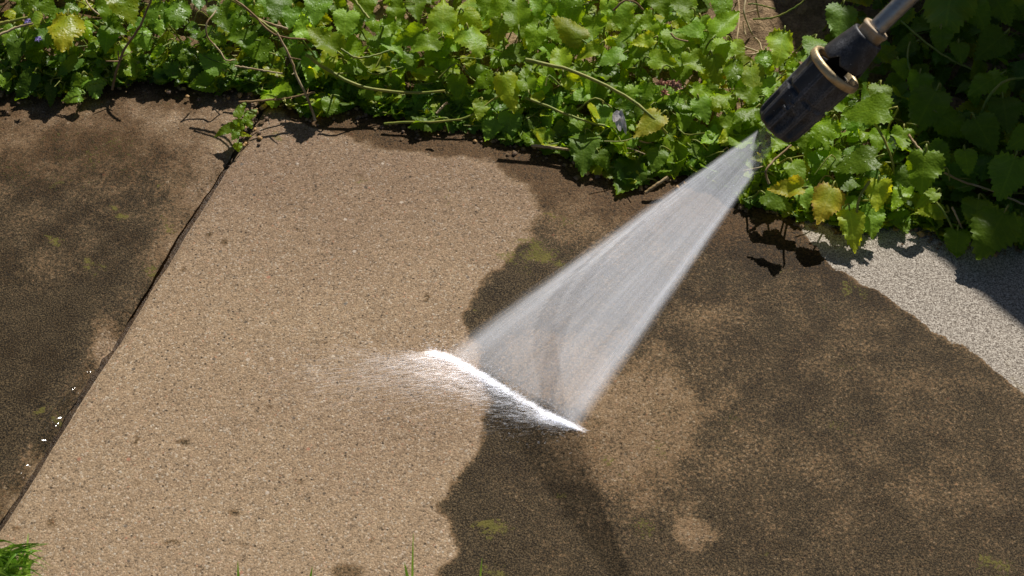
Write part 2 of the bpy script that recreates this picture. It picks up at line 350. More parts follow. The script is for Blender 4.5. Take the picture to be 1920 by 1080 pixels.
def make_slab(name, a0, a1, b0, b1, dz, label, seed, left):
    st = .003; A = np.linspace(a0, a1, int((a1-a0)/st)+1); B = np.linspace(b0, b1, int((b1-b0)/st)+1)
    a, b = np.meshgrid(A, B, indexing='ij'); nx, ny = a.shape
    # uneven, chipped arrises
    da0 = a-a0; da1 = a1-a; db0 = b-b0; db1 = b1-b; ed = np.minimum(np.minimum(da0, da1), np.minimum(db0, db1))
    chip = (vnoise(a, b, 28, seed, 4)-.5)
    near = np.exp(-ed/.012)
    x, y = uv2w(a + near*chip*(.007 if left else .003)*np.where(da0 < da1, 1, -1)*(np.minimum(da0, da1) < .03), b + near*chip*.008*(np.minimum(db0, db1) < .03))
    z = dz + .0016*(vnoise(a, b, 14, seed+4, 4)-.5) + .0008*(vnoise(a, b, 160, seed+8, 2)-.5)
    wear = (.010 if left else .005)*(0.4+1.2*vnoise(a, b, 16, seed+21, 3))
    z = z - np.exp(-ed/(.007 if left else .0035))*wear
    P = np.stack([x.ravel(), y.ravel(), z.ravel()], 1)
    U, V = px(np.stack([x.ravel(), y.ravel(), np.zeros(nx*ny)], 1)); X, Y = x.ravel(), y.ravel()
    w1 = (vnoise(X, Y, 30, 1, 4)-.5); w2 = (vnoise(X, Y, 6, 2, 4)-.5); w3 = (vnoise(X, Y, 90, 3, 3)-.5)
    if not left:
        cl = sdist(U, V, CLEAN) + w1*34 + w3*30; c = sstep(-15, 13, cl)
        pt = sstep(-50, 60, sdist(U, V, PATCH) + w1*190 + w3*90)*.60
        pt = np.maximum(pt, sstep(-10, 12, 32-np.hypot(U-1303, (V-1003)*1.2)+w1*60+w3*40)*.62)
        pt = np.maximum(pt, 0.32*blob(U, V, [(1690, 720, 60, 16, 1), (1640, 650, 24, 12, 1), (1330, 590, 60, 30, .8), (1560, 690, 90, 20, .4), (1480, 860, 120, 40, .5), (1750, 930, 120, 50, .35)]))
        alg = .69 + w2*.09 + w1*.26
        alg += .30*np.exp(-np.maximum(0, -cl)/60)*sstep(320, 560, V)               # dark fringe next to the washed part
        alg += .06*sstep(960, 1080, V)
        alg = alg*(1-.45*sstep(520, 380, V)) - .62*np.clip(pt, 0, 1.2)
        alg = np.clip(alg, 0, .9)*(1-c)+c*.50*np.minimum(1, 1.6*blob(U+w3*24, V+w1*16, FLECKS))
        damp = sstep(420, 290, V-.28*(U-1000)) * (1-c) * (.75+w1) + (.34+w2*.5)*(1-c)*(1-np.clip(pt, 0, 1))
        wash = sstep(640, 280, V)*c*.85 + c*.45*np.exp(-((U-800)/260)**2-((V-760)/130)**2) + .25*w2
        dryv = sstep(-10, 10, sdist(U, V, DRY)+w1*26+w3*12)
        alg *= (1-dryv); damp *= (1-dryv)
        mo = blob(U+w1*70+w3*50, V+w3*45, MOSS)*(.9+w1) * (1-.3*dryv)
    else:
        jd = -a.ravel()+a1                                                         # distance from the joint (m), 0 at the joint
        jd = (a1-a).ravel()
        alg = .28 + .42*sstep(200, 420, V+w2*60) + .34*sstep(420, 620, V+.3*(U-150)) + w2*.24 + w1*.26
        strip = np.exp(-(jd/(.018+.02*sstep(450, 250, V)))**2)*(.45+w1*1.2)
        strip = np.maximum(strip, np.clip(blob(U, V, [(196, 640, 38, 60, 1.2), (60, 880, 40, 60, 1.2), (20, 930, 50, 50, 1.2), (330, 480, 16, 60, .5)])+w1*.9, 0, 1.2)*np.exp(-(jd/.04)**2))
        strip = np.maximum(strip, .14*blob(U, V, [(95, 510, 50, 26, 1), (30, 590, 40, 16, 1), (40, 320, 40, 16, .6), (160, 470, 36, 18, .6)]))
        alg = np.clip(alg-.8*strip, 0, .92); damp = (.62-.25*sstep(250, 420, V)+w1*.6)*(1-np.clip(strip, 0, 1)); wash = .35+w2*.5
        wash = np.broadcast_to(wash, alg.shape); dryv = np.zeros(alg.shape); mo = np.maximum(blob(U+w1*70+w3*50, V+w3*45, MOSS)*(.9+w1), .42*sstep(420, 300, V)*(.6+2*w1))
    attrs = dict(alg=alg, damp=np.clip(damp, 0, 1), wash=np.clip(wash, 0, 1), dry=dryv, moss=np.clip(mo, 0, 1.2))
    # side skirt
    loop = [i*ny for i in range(nx)] + [(nx-1)*ny+j for j in range(1, ny)] + [i*ny+ny-1 for i in range(nx-2, -1, -1)] + [j for j in range(ny-2, 0, -1)]
    L = len(loop); low = P[loop].copy(); low[:, 2] = -.05; n0 = len(P)
    f2 = np.array([(loop[k], n0+k, n0+(k+1) % L, loop[(k+1) % L]) for k in range(L)])[:, ::-1]
    attrs = {k: np.concatenate([v, v[loop]]) for k, v in attrs.items()}
    o = mesh_obj(name, np.concatenate([P, low]), np.concatenate([grid_faces(nx, ny), f2]), M_SLAB, attrs=attrs)
    tag(o, label, 'paving slab', 'concrete slabs of the garden path', 'structure'); return o
make_slab('paving_slab', .0035, .90, -.62, .085, 0.0, 'half washed concrete slab under the water jet, right of the open joint', 3, False)
make_slab('paving_slab', -.90, -.0065, -.615, .09, -.004, 'unwashed dark algae stained concrete slab left of the open joint', 8, True)
def make_joint():
    B = np.arange(-.62, .10, .004); A = np.linspace(-.016, .0105, 9); a, b = np.meshgrid(A, B, indexing='ij'); x, y = uv2w(a, b)
    z = -.0155 + .006*sstep(-.14, .03, b) + .006*(vnoise(x, y, 60, 4, 4)-.5)
    tag(mesh_obj('joint_filling', np.stack([x.ravel(), y.ravel(), z.ravel()], 1), grid_faces(*a.shape), M_WETSOIL), 'dark wet grit packed in the narrow joint between slabs', 'joint', kind='structure')
make_joint()
def make_water():
    # thin sheet of run-off spilling from the joint over the worn edge of the left slab
    B = np.arange(-.585, -.34, .003); A = np.linspace(-.055, .0035, 24); a, b = np.meshgrid(A, B, indexing='ij')
    wid = .0085 + .008*np.exp(-((b+.40)/.03)**2) + .016*np.exp(-((b+.53)/.04)**2) + .006*vnoise(b, b*0, 30, 3)
    a = -.0 - wid*(1-(a-A[0])/(A[-1]-A[0])) + .0035*((a-A[0])/(A[-1]-A[0])); x, y = uv2w(a, b)
    z = -.0052 + .0030*sstep(-.004, -.012, a) + .0026*(vnoise(x, y, 60, 6, 3)-.55) - .0030*sstep(.35, 0, (a+wid)/wid)
    tag(mesh_obj('water', np.stack([x.ravel(), y.ravel(), z.ravel()], 1), grid_faces(*a.shape), M_WATER), 'clear run-off water glinting along the lower half of the joint', 'water', kind='structure')
make_water()

# ------------------------------------------------------------------ unseen wall added off to the right, shaped to throw the shade
def make_shade_wall():
    H = .70; k = H/math.tan(SUN_EL); sh = np.array([math.sin(SUN_AZ), math.cos(SUN_AZ)])*k
    edge = [(.18, 1.62), (.262, 1.32), (.30, 1.19), (.345, 1.03), (.378, .912), (.408, .862), (.452, .80), (.60, .61), (.78, .36)]
    p = np.array(edge)+sh
    p = curve(np.c_[p, np.zeros(len(p))], 60)[:, :2]
    nrm = np.gradient(p, axis=0); nrm = np.stack([-nrm[:, 1], nrm[:, 0]], 1); nrm /= np.linalg.norm(nrm, axis=1)[:, None]
    q = p + nrm*.11; mb = MB(); n = len(p)
    rows = [np.c_[p, np.full(n, -.05)], np.c_[p, np.full(n, H)], np.c_[q, np.full(n, H)], np.c_[q, np.full(n, -.05)]]
    v = np.concatenate(rows); f = []
    for r in range(3):
        for i in range(n-1): f.append((r*n+i, r*n+i+1, (r+1)*n+i+1, (r+1)*n+i))
    f.append((0, n, 2*n, 3*n)); f.append((n-1, 4*n-1, 3*n-1, 2*n-1))
    t = NT('brick_wall'); P = t.n('TexCoord', out=3)
    z = t.n('SeparateXYZ', {0: P}, 2); s = t.n('SeparateXYZ', {0: P}, 1)
    vec = t.n('CombineXYZ', {0: s, 1: z, 2: 0.0})
    b = t.t.nodes.new('ShaderNodeTexBrick'); t.t.links.new(vec, b.inputs[0]); b.inputs['Color1'].default_value = W(.20, .08, .05); b.inputs['Color2'].default_value = W(.13, .06, .045); b.inputs['Mortar'].default_value = W(.25, .22, .19)
    b.inputs['Scale'].default_value = 4.5; b.inputs['Mortar Size'].default_value = .02
    m = t.done(t.bsdf(col=b.outputs[0], rough=.9, spec=.2, normal=t.bump(t.noise(P, 80, 4), .5, .004)))
    tag(mesh_obj('shade_wall', v, f, m, smooth=False), 'unseen low curved red brick wall added to shade the plants on the right', 'wall')
make_shade_wall()

# ------------------------------------------------------------------ leaves
CTRL = np.array([(0, 0), (.10, -.05), (.26, -.07), (.40, .0), (.485, .13), (.475, .32), (.40, .51), (.285, .69), (.15, .86), (0, 1.0)])
NR = 27; TT = np.array([0, .42, .78, 1.0])
def leaf_proto(seed, fold, droop, wave, slim=.90, teeth=.038, side=0.0):
    r = np.random.default_rng(seed)
    c = curve(np.c_[CTRL, np.zeros(len(CTRL))], 240)[:, :2]
    d = np.r_[0, np.cumsum(np.linalg.norm(np.diff(c, axis=0), axis=1))]; d /= d[-1]
    half = []
    for sgn in (-1, 1):
        s = np.linspace(0, 1, NR); s[1:-1] += r.uniform(-.006, .006, NR-2)
        o = np.stack([np.interp(s, d, c[:, 0]), np.interp(s, d, c[:, 1])], 1)
        g = np.gradient(o, axis=0); nn = np.stack([g[:, 1], -g[:, 0]], 1); nn /= np.linalg.norm(nn, axis=1)[:, None]+1e-9
        amp = np.where(np.arange(NR) % 2 == 1, 1, -.55)*teeth*r.uniform(.6, 1.3, NR); amp[0] = 0; amp[-1] = 0.02
        adv = np.where(np.arange(NR) % 2 == 1, .018, 0)
        o = o + nn*amp[:, None] + g/np.maximum(1e-6, np.linalg.norm(g, axis=1))[:, None]*adv[:, None]
        o[:, 0] *= slim*sgn*r.uniform(.92, 1.05); o *= r.uniform(.97, 1.03)
        if sgn == -1: pass
        half.append(o)
    mid = np.stack([np.zeros(NR), np.clip(np.linspace(-.02, 1, NR)**1.15, 0, None)], 1); mid[0] = (0, 0); tip = (half[0][-1]+half[1][-1])/2
    half[0][-1] = half[1][-1] = tip; mid[-1] = tip*np.array([0, 1])
    cols = []; ed = []
    for t in TT[::-1]: cols.append(mid*(1-t)+half[0]*t); ed.append(np.full(NR, t))
    for t in TT[1:]: cols.append(mid*(1-t)+half[1]*t); ed.append(np.full(NR, t))
    P = np.stack(cols, 0); E = np.stack(ed, 0); K = len(cols)                       # K x NR x 2
    x, y = P[..., 0], P[..., 1]
    ph = r.uniform(0, 6.28, 4)
    z = fold*np.sqrt(x*x+.0025) - droop*(np.clip(y, 0, None)**2) - side*x*x*2.2 + wave*np.sin(y*7+ph[0])*np.abs(x)*1.2 + wave*.6*np.sin(y*15+ph[1]+3*np.sign(x))*E*E*.4
    z += .005*np.cos((y-.75*np.abs(x))*5.0*2*math.pi)*np.clip(np.abs(x)*4, 0, 1)*(1-E*.5)
    z += .03*np.sin(x*5+ph[2])*np.sin(y*4+ph[3])
    v = np.stack([x, y, z], -1).reshape(-1, 3)
    i = np.arange(K-1)[:, None]*NR + np.arange(NR-1)[None, :]; i = i.ravel()
    f = np.stack([i, i+1, i+NR+1, i+NR], 1)[:, ::-1]
    return v, f, np.stack([x.ravel(), y.ravel(), 0*x.ravel()], 1), E.ravel()
PROTO = [leaf_proto(1, .10, .05, .10), leaf_proto(2, .22, .12, .12), leaf_proto(3, -.10, .22, .10, side=.2), leaf_proto(4, .34, .10, .16), leaf_proto(5, .05, .30, .14),
         leaf_proto(6, -.22, .12, .10), leaf_proto(7, .15, -.10, .18), leaf_proto(8, .05, .10, .20, side=.35), leaf_proto(9, .45, .15, .10), leaf_proto(10, .12, .18, .12, .8)]
SLIM = [leaf_proto(21, .18, .15, .12, .55), leaf_proto(22, .35, .25, .10, .5), leaf_proto(23, .05, .30, .15, .6)]
def unit(a): a = np.asarray(a, float); return a/(np.linalg.norm(a)+1e-12)
def leaf_at(proto, c, L, T, n, wf=1.0):
    T = unit(T); n = unit(np.asarray(n)-T*np.dot(n, T)); X = np.cross(T, n); v = proto[0]
    return np.asarray(c) + L*(v[:, :1]*X*wf + (v[:, 1:2]-.45)*T + v[:, 2:3]*n), X, T, n
def lat(proto, yel, tone, wet, rnd): return dict(luv=proto[2], edge=proto[3], yel=np.full(len(proto[0]), yel), tone=np.full(len(proto[0]), tone), wet=np.full(len(proto[0]), wet), rnd=np.full(len(proto[0]), rnd))
STALK = lambda n: dict(luv=np.full((n, 3), .3), edge=np.zeros(n), yel=np.zeros(n), tone=np.zeros(n), wet=np.zeros(n), rnd=np.zeros(n))

# front outline of the planting in the photograph's pixels (where leaves end over the slab)
FRONT = np.array([(-400, 150), (0, 165), (90, 188), (180, 168), (280, 150), (360, 165), (480, 178), (520, 192), (600, 214), (650, 202), (780, 236), (880, 235), (960, 265), (1050, 285), (1120, 318), (1180, 345), (1250, 325), (1330, 330), (1400, 380), (1480, 398), (1600, 436), (1650, 425), (1700, 420), (1800, 448), (1880, 460), (1920, 455), (2300, 520)], float)
SOILGAP = [(1330, -340), (1540, -340), (1575, 30), (1520, 85), (1470, 75), (1440, 95), (1378, 108), (1352, 70)]
def ground_cover():
    mb = MB(); r = random.Random(5); cnt = 0
    def one(u, v, L, z, spread, yel, tone, wet):
        c = at(u, v, z); 
        if c[1] > 2.2: return False
        p = r.choice(PROTO if r.random() < .82 else SLIM); L *= 1
        n = unit((r.gauss(0, spread), r.gauss(-.12, spread), 1)); a = r.uniform(0, 6.283)
        T = np.array([math.cos(a), math.sin(a)*.8-.25, r.gauss(-.15, .2)])
        vv, X, T, n = leaf_at(p, c, L, T, n)
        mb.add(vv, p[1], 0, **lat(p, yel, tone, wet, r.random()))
        if r.random() < .5:
            b = c - T*.45*L; e = np.array([b[0]+r.gauss(0, .012), b[1]+abs(r.gauss(.012, .012)), max(0.0, c[2]-.05)])
            tv, tf = tube(curve([b, (b+e)/2+np.array([r.gauss(0, .004), 0, .004]), e], 6), .0007, .0009, 4)
            mb.add(tv, tf, 1, **STALK(len(tv)))
        return True
    while cnt < 5200:
        u = r.uniform(-320, 2240); v = r.uniform(-330, 520)
        lim = np.interp(u, FRONT[:, 0], FRONT[:, 1]) - 9
        if r.random() < .22: v = lim - abs(r.gauss(0, 28))
        if v > lim: continue
        if sdist(np.array([u*1.0]), np.array([v*1.0]), SOILGAP)[0] > -24: continue
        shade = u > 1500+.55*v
        inframe = -40 < u < 1960 and v > -40
        if not inframe and r.random() < .35: continue
        if shade and r.random() < .30: continue
        hmax = min(.045, .003+(lim-v)*.00034)
        z = r.uniform(.004, 1)*hmax if hmax > .01 else .006
        L = r.choice([.009, .011, .013, .015, .016, .018, .021, .024]) * (1.1 if u > 560 else .95)
        if z > .03: L *= 1.1
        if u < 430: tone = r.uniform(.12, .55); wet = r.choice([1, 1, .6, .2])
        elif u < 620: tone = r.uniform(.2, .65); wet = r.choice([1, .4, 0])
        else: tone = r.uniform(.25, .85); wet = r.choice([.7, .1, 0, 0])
        if shade: tone *= .6; L *= 1.25; wet = 0  # filler in the shaded area is painted darker as well
        tone *= .6+.4*z/.045  # leaves low in the mat painted darker, for the shade between leaves
        yel = r.choice([0]*9+[.15, .3, .5])
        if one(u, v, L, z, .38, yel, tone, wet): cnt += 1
    # loose stems weaving through the mat
    for i in range(220):
        u = r.uniform(-100, 2000); lim = np.interp(u, FRONT[:, 0], FRONT[:, 1]) - 12; v = r.uniform(-60, lim)
        if lim-v > 130 and r.random() < .5: v = lim-r.uniform(0, 110)
        a = r.gauss(0, .5)+(math.pi if r.random() < .5 else 0); ln = r.uniform(20, 75); z0 = r.uniform(.003, .045)*min(1, (lim-v)/110+.05)
        u2, v2 = u+ln*math.cos(a), v+ln*.7*math.sin(a); v2 = min(v2, np.interp(u2, FRONT[:, 0], FRONT[:, 1]))
        p0 = at(u, v, z0); p2 = at(u2, v2, max(.003, z0+r.gauss(0, .008))); pm = (p0+p2)/2+np.array([r.gauss(0, .006), r.gauss(0, .006), r.gauss(.004, .005)])
        tv, tf = tube(curve([p0, pm, p2], 7), r.uniform(.0004, .0009), None, 5)
        mb.add(tv, tf, r.choice([1, 1, 2, 3]), **STALK(len(tv)))
    o = mb.build('ground_cover', [M_LEAF, M_STEM, M_STRAW, M_PALE])
    tag(o, 'dense mat of small serrated green leaves filling the flower bed', 'ground cover', kind='stuff')
ground_cover()

# hand-placed leaves: u, v, length px, tip direction (deg, 0 = right, 90 = down), height, yellow, tone, wet, shape, width
R_, S_ = PROTO, SLIM
LEAVES = [
 # left, wet and dark
 (122, 56, 66, 100, .060, .62, .45, 1, 7, 1.0), (235, 15, 68, 62, .065, .30, .5, 1, 0, 1.0), (205, 24, 54, 85, .052, 0, .42, .5, 1, 1.0), (161, 56, 38, 70, .05, .1, .8, 1, 2, .75), (128, 125, 60, 140, .045, 0, .22, .2, 's0', 1.0),
 (48, 163, 72, 122, .020, 0, .2, .5, 's1', 1.1), (95, 177, 42, 92, .016, 0, .2, .4, 's1', 1.0), (30, 95, 60, 105, .05, 0, .2, .4, 0, .75), (213, 115, 56, 95, .045, .5, .6, .3, 's0', 1.1), (268, 72, 42, 60, .05, .15, .6, .9, 7, 1.0),
 (135, 180, 42, 170, .014, .1, .65, 1, 4, .9), (148, 157, 40, 110, .022, .15, .62, 1, 2, 1.0), (176, 155, 48, 80, .022, .1, .55, 1, 7, 1.0), (200, 74, 46, 100, .05, 0, .25, .4, 1, 1.0), (215, 54, 48, 20, .052, 0, .28, .6, 3, .8), (55, 12, 38, 90, .06, 0, .45, 1, 2, 1.0), (88, 15, 40, 60, .06, 0, .38, .7, 0, 1.0),
 (65, 36, 30, 80, .058, .3, .5, .3, 5, 1.0), (17, 62, 38, 120, .05, .2, .5, 1, 2, 1.0), (68, 106, 36, 60, .04, .15, .7, 1, 6, 1.0), (296, 30, 58, 100, .06, 0, .26, 1, 7, 1.0), (9, 152, 34, 70, .018, .1, .6, .6, 0, 1.0), (58, 72, 36, 110, .05, 0, .5, .6, 0, 1.0), (300, 48, 30, 90, .064, .15, .72, .9, 2, 1.0),
 (85, 65, 46, 80, .05, 0, .25, .5, 's0', 1.3), (180, 125, 34, 160, .035, .1, .75, 1, 6, 1.0), (240, 130, 44, 150, .035, .25, .55, .5, 3, 1.0), (255, 135, 40, 30, .03, .2, .7, .6, 1, 1.0), (232, 95, 32, 60, .05, .3, .65, .6, 2, 1.0),
 (333, 24, 50, 95, .058, 0, .42, 1, 7, 1.0), (396, 116, 58, 215, .045, .05, .62, .6, 0, .9), (384, 153, 54, 172, .018, .05, .68, .8, 4, 1.0), (478, 89, 68, 200, .05, .05, .42, .5, 0, .8), (451, 71, 62, 190, .055, 0, .3, .4, 1, .7), (567, 51, 48, 265, .06, .1, .95, .6, 6, .9),
 (607, 75, 80, 222, .062, .28, .55, .2, 3, .75), (509, 164, 66, 228, .028, .15, .92, .4, 4, .85), (556, 96, 30, 100, .045, 0, .45, .2, 0, 1.1), (582, 129, 42, 100, .04, .1, .68, .8, 1, 1.0), (344, 142, 26, 60, .022, .05, .75, 1, 2, 1.0), (322, 133, 32, 90, .022, 0, .45, .4, 3, 1.0),
 (593, 13, 64, 100, .068, .05, .5, .7, 1, .9), (402, 73, 38, 150, .055, .05, .5, 1, 7, 1.0), (362, 135, 34, 90, .022, 0, .45, .9, 0, 1.0), (522, 113, 36, 60, .04, .05, .55, 1, 2, 1.0), (480, 24, 36, 80, .064, .05, .65, 1, 2, 1.0), (420, 33, 52, 70, .052, 0, .28, .5, 3, 1.0), (618, 200, 36, 100, .018, .05, .5, .2, 0, 1.0), (345, 100, 44, 75, .045, .05, .4, .9, 7, 1.0), (440, 45, 44, 120, .05, 0, .35, .9, 0, 1.0), (590, 150, 30, 45, .03, .05, .7, 1, 2, 1.0), (545, 32, 40, 100, .05, .05, .5, .4, 1, 1.0), (520, 15, 50, 110, .05, 0, .25, .2, 0, 1.0),
 # middle, sunlit
 (648, 44, 54, 100, .062, .15, .8, 0, 0, 1.05), (744, 13, 46, 275, .066, .05, .75, .1, 3, .9), (700, 44, 34, 200, .06, .05, .7, .8, 2, .95), (730, 48, 32, 60, .056, .05, .7, .2, 1, 1.0), (831, 30, 68, 272, .068, .3, .55, 0, 7, .95), (885, 35, 48, 40, .066, .35, .75, 0, 2, .95), (890, 76, 60, 62, .062, .25, .62, .2, 7, 1.05),
 (798, 83, 62, 160, .058, .05, .78, .1, 1, .75), (767, 70, 66, 158, .054, .12, .5, .1, 3, .7), (665, 91, 46, 40, .052, .1, .78, .3, 6, 1.0), (668, 128, 46, 30, .045, .05, .5, .3, 0, 1.0), (750, 131, 36, 80, .042, .1, .85, .6, 6, .9), (794, 133, 44, 185, .04, .3, .8, .2, 's0', .9), (702, 118, 58, 200, .05, .35, .45, 0, 3, .8), (855, 161, 44, 90, .04, .15, .7, .3, 1, 1.0),
 (867, 185, 54, 95, .032, .05, .62, 1, 0, .9), (908, 150, 46, 150, .045, .05, .68, 1, 2, 1.0), (720, 185, 54, 165, .028, .42, .75, .1, 6, .9), (789, 187, 44, 100, .028, .05, .68, .1, 1, .9), (793, 229, 54, 168, .052, .05, .5, .1, 7, .85), (648, 160, 36, 100, .035, 0, .6, .1, 0, 1.0), (690, 175, 32, 50, .02, 0, .55, .1, 0, 1.0), (740, 160, 46, 30, .025, 0, .5, .2, 1, .8), (838, 78, 40, 120, .05, .1, .45, 0, 3, 1.0), (845, 62, 34, 170, .055, .5, .9, 0, 1, .9), (620, 130, 44, 60, .035, 0, .4, .2, 1, 1.0), (770, 115, 40, 80, .032, .15, .35, 0, 0, 1.0), (830, 120, 36, 20, .04, .05, .45, 0, 's2', 1.2), (680, 12, 52, 120, .055, .1, .6, 0, 0, 1.0), (780, 15, 40, 80, .05, .05, .5, 0, 1, 1.0), (640, 20, 44, 45, .055, 0, .45, 0, 3, .9),
 (935, 24, 66, 140, .064, .12, .66, 0, 0, .95), (972, 18, 70, 268, .068, .08, .7, .1, 8, .8), (1011, 12, 50, 225, .062, .05, .72, .1, 1, .9), (1065, 14, 66, 170, .062, 0, .42, .7, 7, 1.0), (934, 57, 50, 105, .058, .3, .72, 0, 's2', 1.3), (1006, 43, 46, 80, .054, 0, .6, .1, 6, 1.0), (1002, 72, 52, 110, .052, 0, .72, .1, 0, .95), (1067, 52, 80, 222, .066, .5, .62, 0, 2, .72),
 (1115, 52, 50, 92, .058, 0, .66, 0, 6, 1.1), (1139, 20, 42, 95, .068, .25, .82, 0, 3, .9), (1169, 34, 64, 70, .062, .2, .72, 0, 0, .9), (1180, 66, 54, 165, .054, 0, .75, .1, 1, .9), (1104, 96, 58, 150, .054, .35, .7, 0, 1, .6), (1084, 90, 44, 40, .05, .1, .6, 0, 0, 1.0), (1052, 107, 54, 262, .05, .28, .72, 0, 8, .8), (954, 168, 74, 74, .056, .45, .72, .2, 2, .72),
 (987, 148, 50, 260, .045, .1, .78, .2, 3, .8), (1030, 139, 44, 48, .045, .1, .7, 0, 's0', 1.1), (1093, 128, 40, 20, .042, .05, .75, .2, 6, .9), (1187, 178, 40, 100, .038, .05, .68, .2, 0, 1.0), (1102, 161, 46, 75, .036, .1, .72, .1, 1, .9), (1145, 109, 60, 160, .048, 0, .6, .1, 0, .7), (1076, 157, 46, 40, .038, .4, .7, 0, 3, .9), (1120, 178, 46, 120, .03, .05, .66, .1, 0, .9), (1020, 170, 42, 60, .02, 0, .45, .1, 1, 1.0), (1050, 190, 40, 150, .02, 0, .6, .2, 0, 1.0), (900, 205, 36, 100, .02, .3, .65, 0, 1, 1.0), (955, 235, 54, 100, .014, 0, .5, .3, 0, 1.0), (920, 240, 46, 120, .012, 0, .6, .5, 4, 1.0), (1018, 250, 48, 200, .012, .35, .65, 0, 's0', 1.1), (1088, 245, 48, 80, .018, 0, .6, .2, 0, 1.0), (1095, 280, 64, 95, .02, .05, .3, 0, 4, .9), (910, 10, 44, 100, .05, 0, .55, 0, 0, 1.0), (1040, 60, 46, 60, .045, .1, .55, 0, 0, 1.0), (960, 100, 48, 170, .04, .1, .5, 0, 1, 1.0), (1000, 118, 42, 100, .035, .1, .5, 0, 3, 1.0), (1040, 215, 44, 130, .016, .1, .55, 0, 's2', 1.3),
 (1238, 10, 50, 60, .066, .15, .7, 0, 1, .95), (1271, 8, 56, 200, .068, .1, .55, 0, 's1', 1.2), (1215, 44, 54, 265, .058, .15, .72, 0, 3, .85), (1206, 78, 48, 162, .06, .5, .85, 0, 6, .75), (1212, 96, 62, 60, .054, 0, .42, 0, 7, .9), (1243, 115, 58, 12, .052, .25, .75, .1, 1, .85), (1264, 81, 56, 80, .052, .1, .75, 0, 0, .9), (1297, 57, 52, 185, .058, .1, .8, 0, 0, .75), (1317, 52, 42, 80, .052, .05, .72, 0, 3, .9),
 (1354, 12, 56, 95, .068, 0, .5, .6, 7, .8), (1362, 44, 72, -48, .072, .12, .72, .1, 8, .7), (1304, 118, 52, 60, .05, .2, .75, .1, 6, 1.0), (1341, 128, 58, 76, .052, .3, .75, .1, 2, .85), (1354, 98, 52, 110, .05, .2, .66, 0, 0, .9), (1375, 135, 52, 95, .055, 0, .45, .8, 7, .75), (1412, 148, 54, 80, .052, .35, .6, 0, 0, .9), (1432, 113, 40, 100, .055, 0, .5, .8, 7, .9), (1400, 115, 46, 10, .046, .35, .72, 0, 's0', 1.0), (1465, 88, 66, 100, .075, .3, .6, 0, 7, .85),
 (1400, 178, 56, 188, .05, .08, .8, .1, 6, .8), (1350, 187, 54, 160, .046, .25, .72, .1, 7, .9), (1186, 205, 40, 70, .035, .05, .7, 0, 1, 1.0), (1212, 174, 44, 100, .042, 0, .42, 0, 5, .9), (1317, 172, 46, 20, .044, .1, .75, .2, 6, .8), (1240, 180, 46, 120, .04, .05, .72, .1, 0, .9), (1265, 190, 48, 60, .04, .15, .72, .1, 0, .9), (1438, 165, 40, 80, .05, .05, .72, .3, 6, 1.0), (1285, 15, 50, 80, .05, .1, .6, 0, 0, 1.0), (1180, 110, 44, 120, .04, .05, .6, 0, 1, 1.0), (1290, 90, 40, 40, .046, .1, .8, 0, 1, 1.0), (1330, 80, 46, 120, .05, 0, .4, 0, 5, 1.0), (1275, 140, 50, 110, .036, .05, .5, 0, 0, 1.0), (1380, 95, 44, 60, .042, .2, .72, 0, 0, 1.0),
 (1217, 233, 68, 142, .055, .70, .9, 0, 0, .75), (1318, 206, 52, 70, .045, .08, .72, .1, 0, .9), (1283, 220, 52, 95, .04, .05, .75, .1, 1, .8), (1399, 212, 52, 150, .05, 0, .6, .4, 7, .9), (1372, 235, 52, 60, .044, .2, .75, .1, 1, .85), (1337, 260, 52, 150, .04, .08, .78, .1, 6, .9), (1267, 294, 76, 95, .035, .2, .75, 0, 8, .7), (1178, 330, 82, 120, .010, .05, .32, 0, 4, .9), (1158, 253, 46, 160, .03, .4, .75, 0, 6, .8), (1244, 272, 52, 95, .025, .2, .45, 0, 3, .8), (1411, 340, 40, 80, .035, .35, .8, 0, 0, .9), (1230, 300, 46, 110, .02, .1, .4, 0, 0, 1.0), (1310, 290, 46, 45, .02, .05, .55, 0, 's0', 1.0), (1130, 215, 42, 90, .03, .1, .6, 0, 0, 1.0), (1385, 270, 46, 100, .025, 0, .45, 0, 0, 1.0), (1300, 250, 44, 120, .03, .05, .6, 0, 1, 1.0), (1420, 240, 50, 80, .03, .05, .55, 0, 0, 1.0), (1130, 300, 40, 60, .016, 0, .4, 0, 0, 1.0),
 # right, below the nozzle
 (1627, 208, 96, 176, .070, .03, .70, .1, 0, .82), (1542, 247, 66, 130, .060, .08, .66, .5, 7, .85), (1605, 305, 92, 166, .058, .02, .52, .5, 0, .75), (1692, 262, 46, 95, .055, .05, .66, .1, 6, 1.0), (1731, 318, 80, 98, .056, .12, .55, .1, 2, 1.0), (1494, 321, 46, 60, .045, .08, .72, .1, 0, .95), (1475, 353, 68, 178, .048, .70, .95, 0, 3, .7), (1550, 378, 70, 112, .040, .78, .85, 0, 2, .95),
 (1646, 364, 58, 95, .042, .5, .78, 0, 3, .95), (1635, 414, 60, 88, .022, .08, .68, .1, 1, .85), (1598, 425, 72, 80, .025, .38, .72, 0, 4, .75), (1505, 366, 52, 70, .034, .12, .75, 0, 1, .9), (1457, 377, 62, 30, .026, .15, .35, 0, 0, .8), (1512, 270, 44, 80, .046, 0, .6, .2, 's2', 1.3), (1461, 268, 46, 120, .048, .05, .72, .2, 6, .9), (1646, 264, 44, 100, .046, .05, .62, .1, 1, .9), (1560, 302, 46, 160, .046, .1, .72, .1, 's2', 1.2),
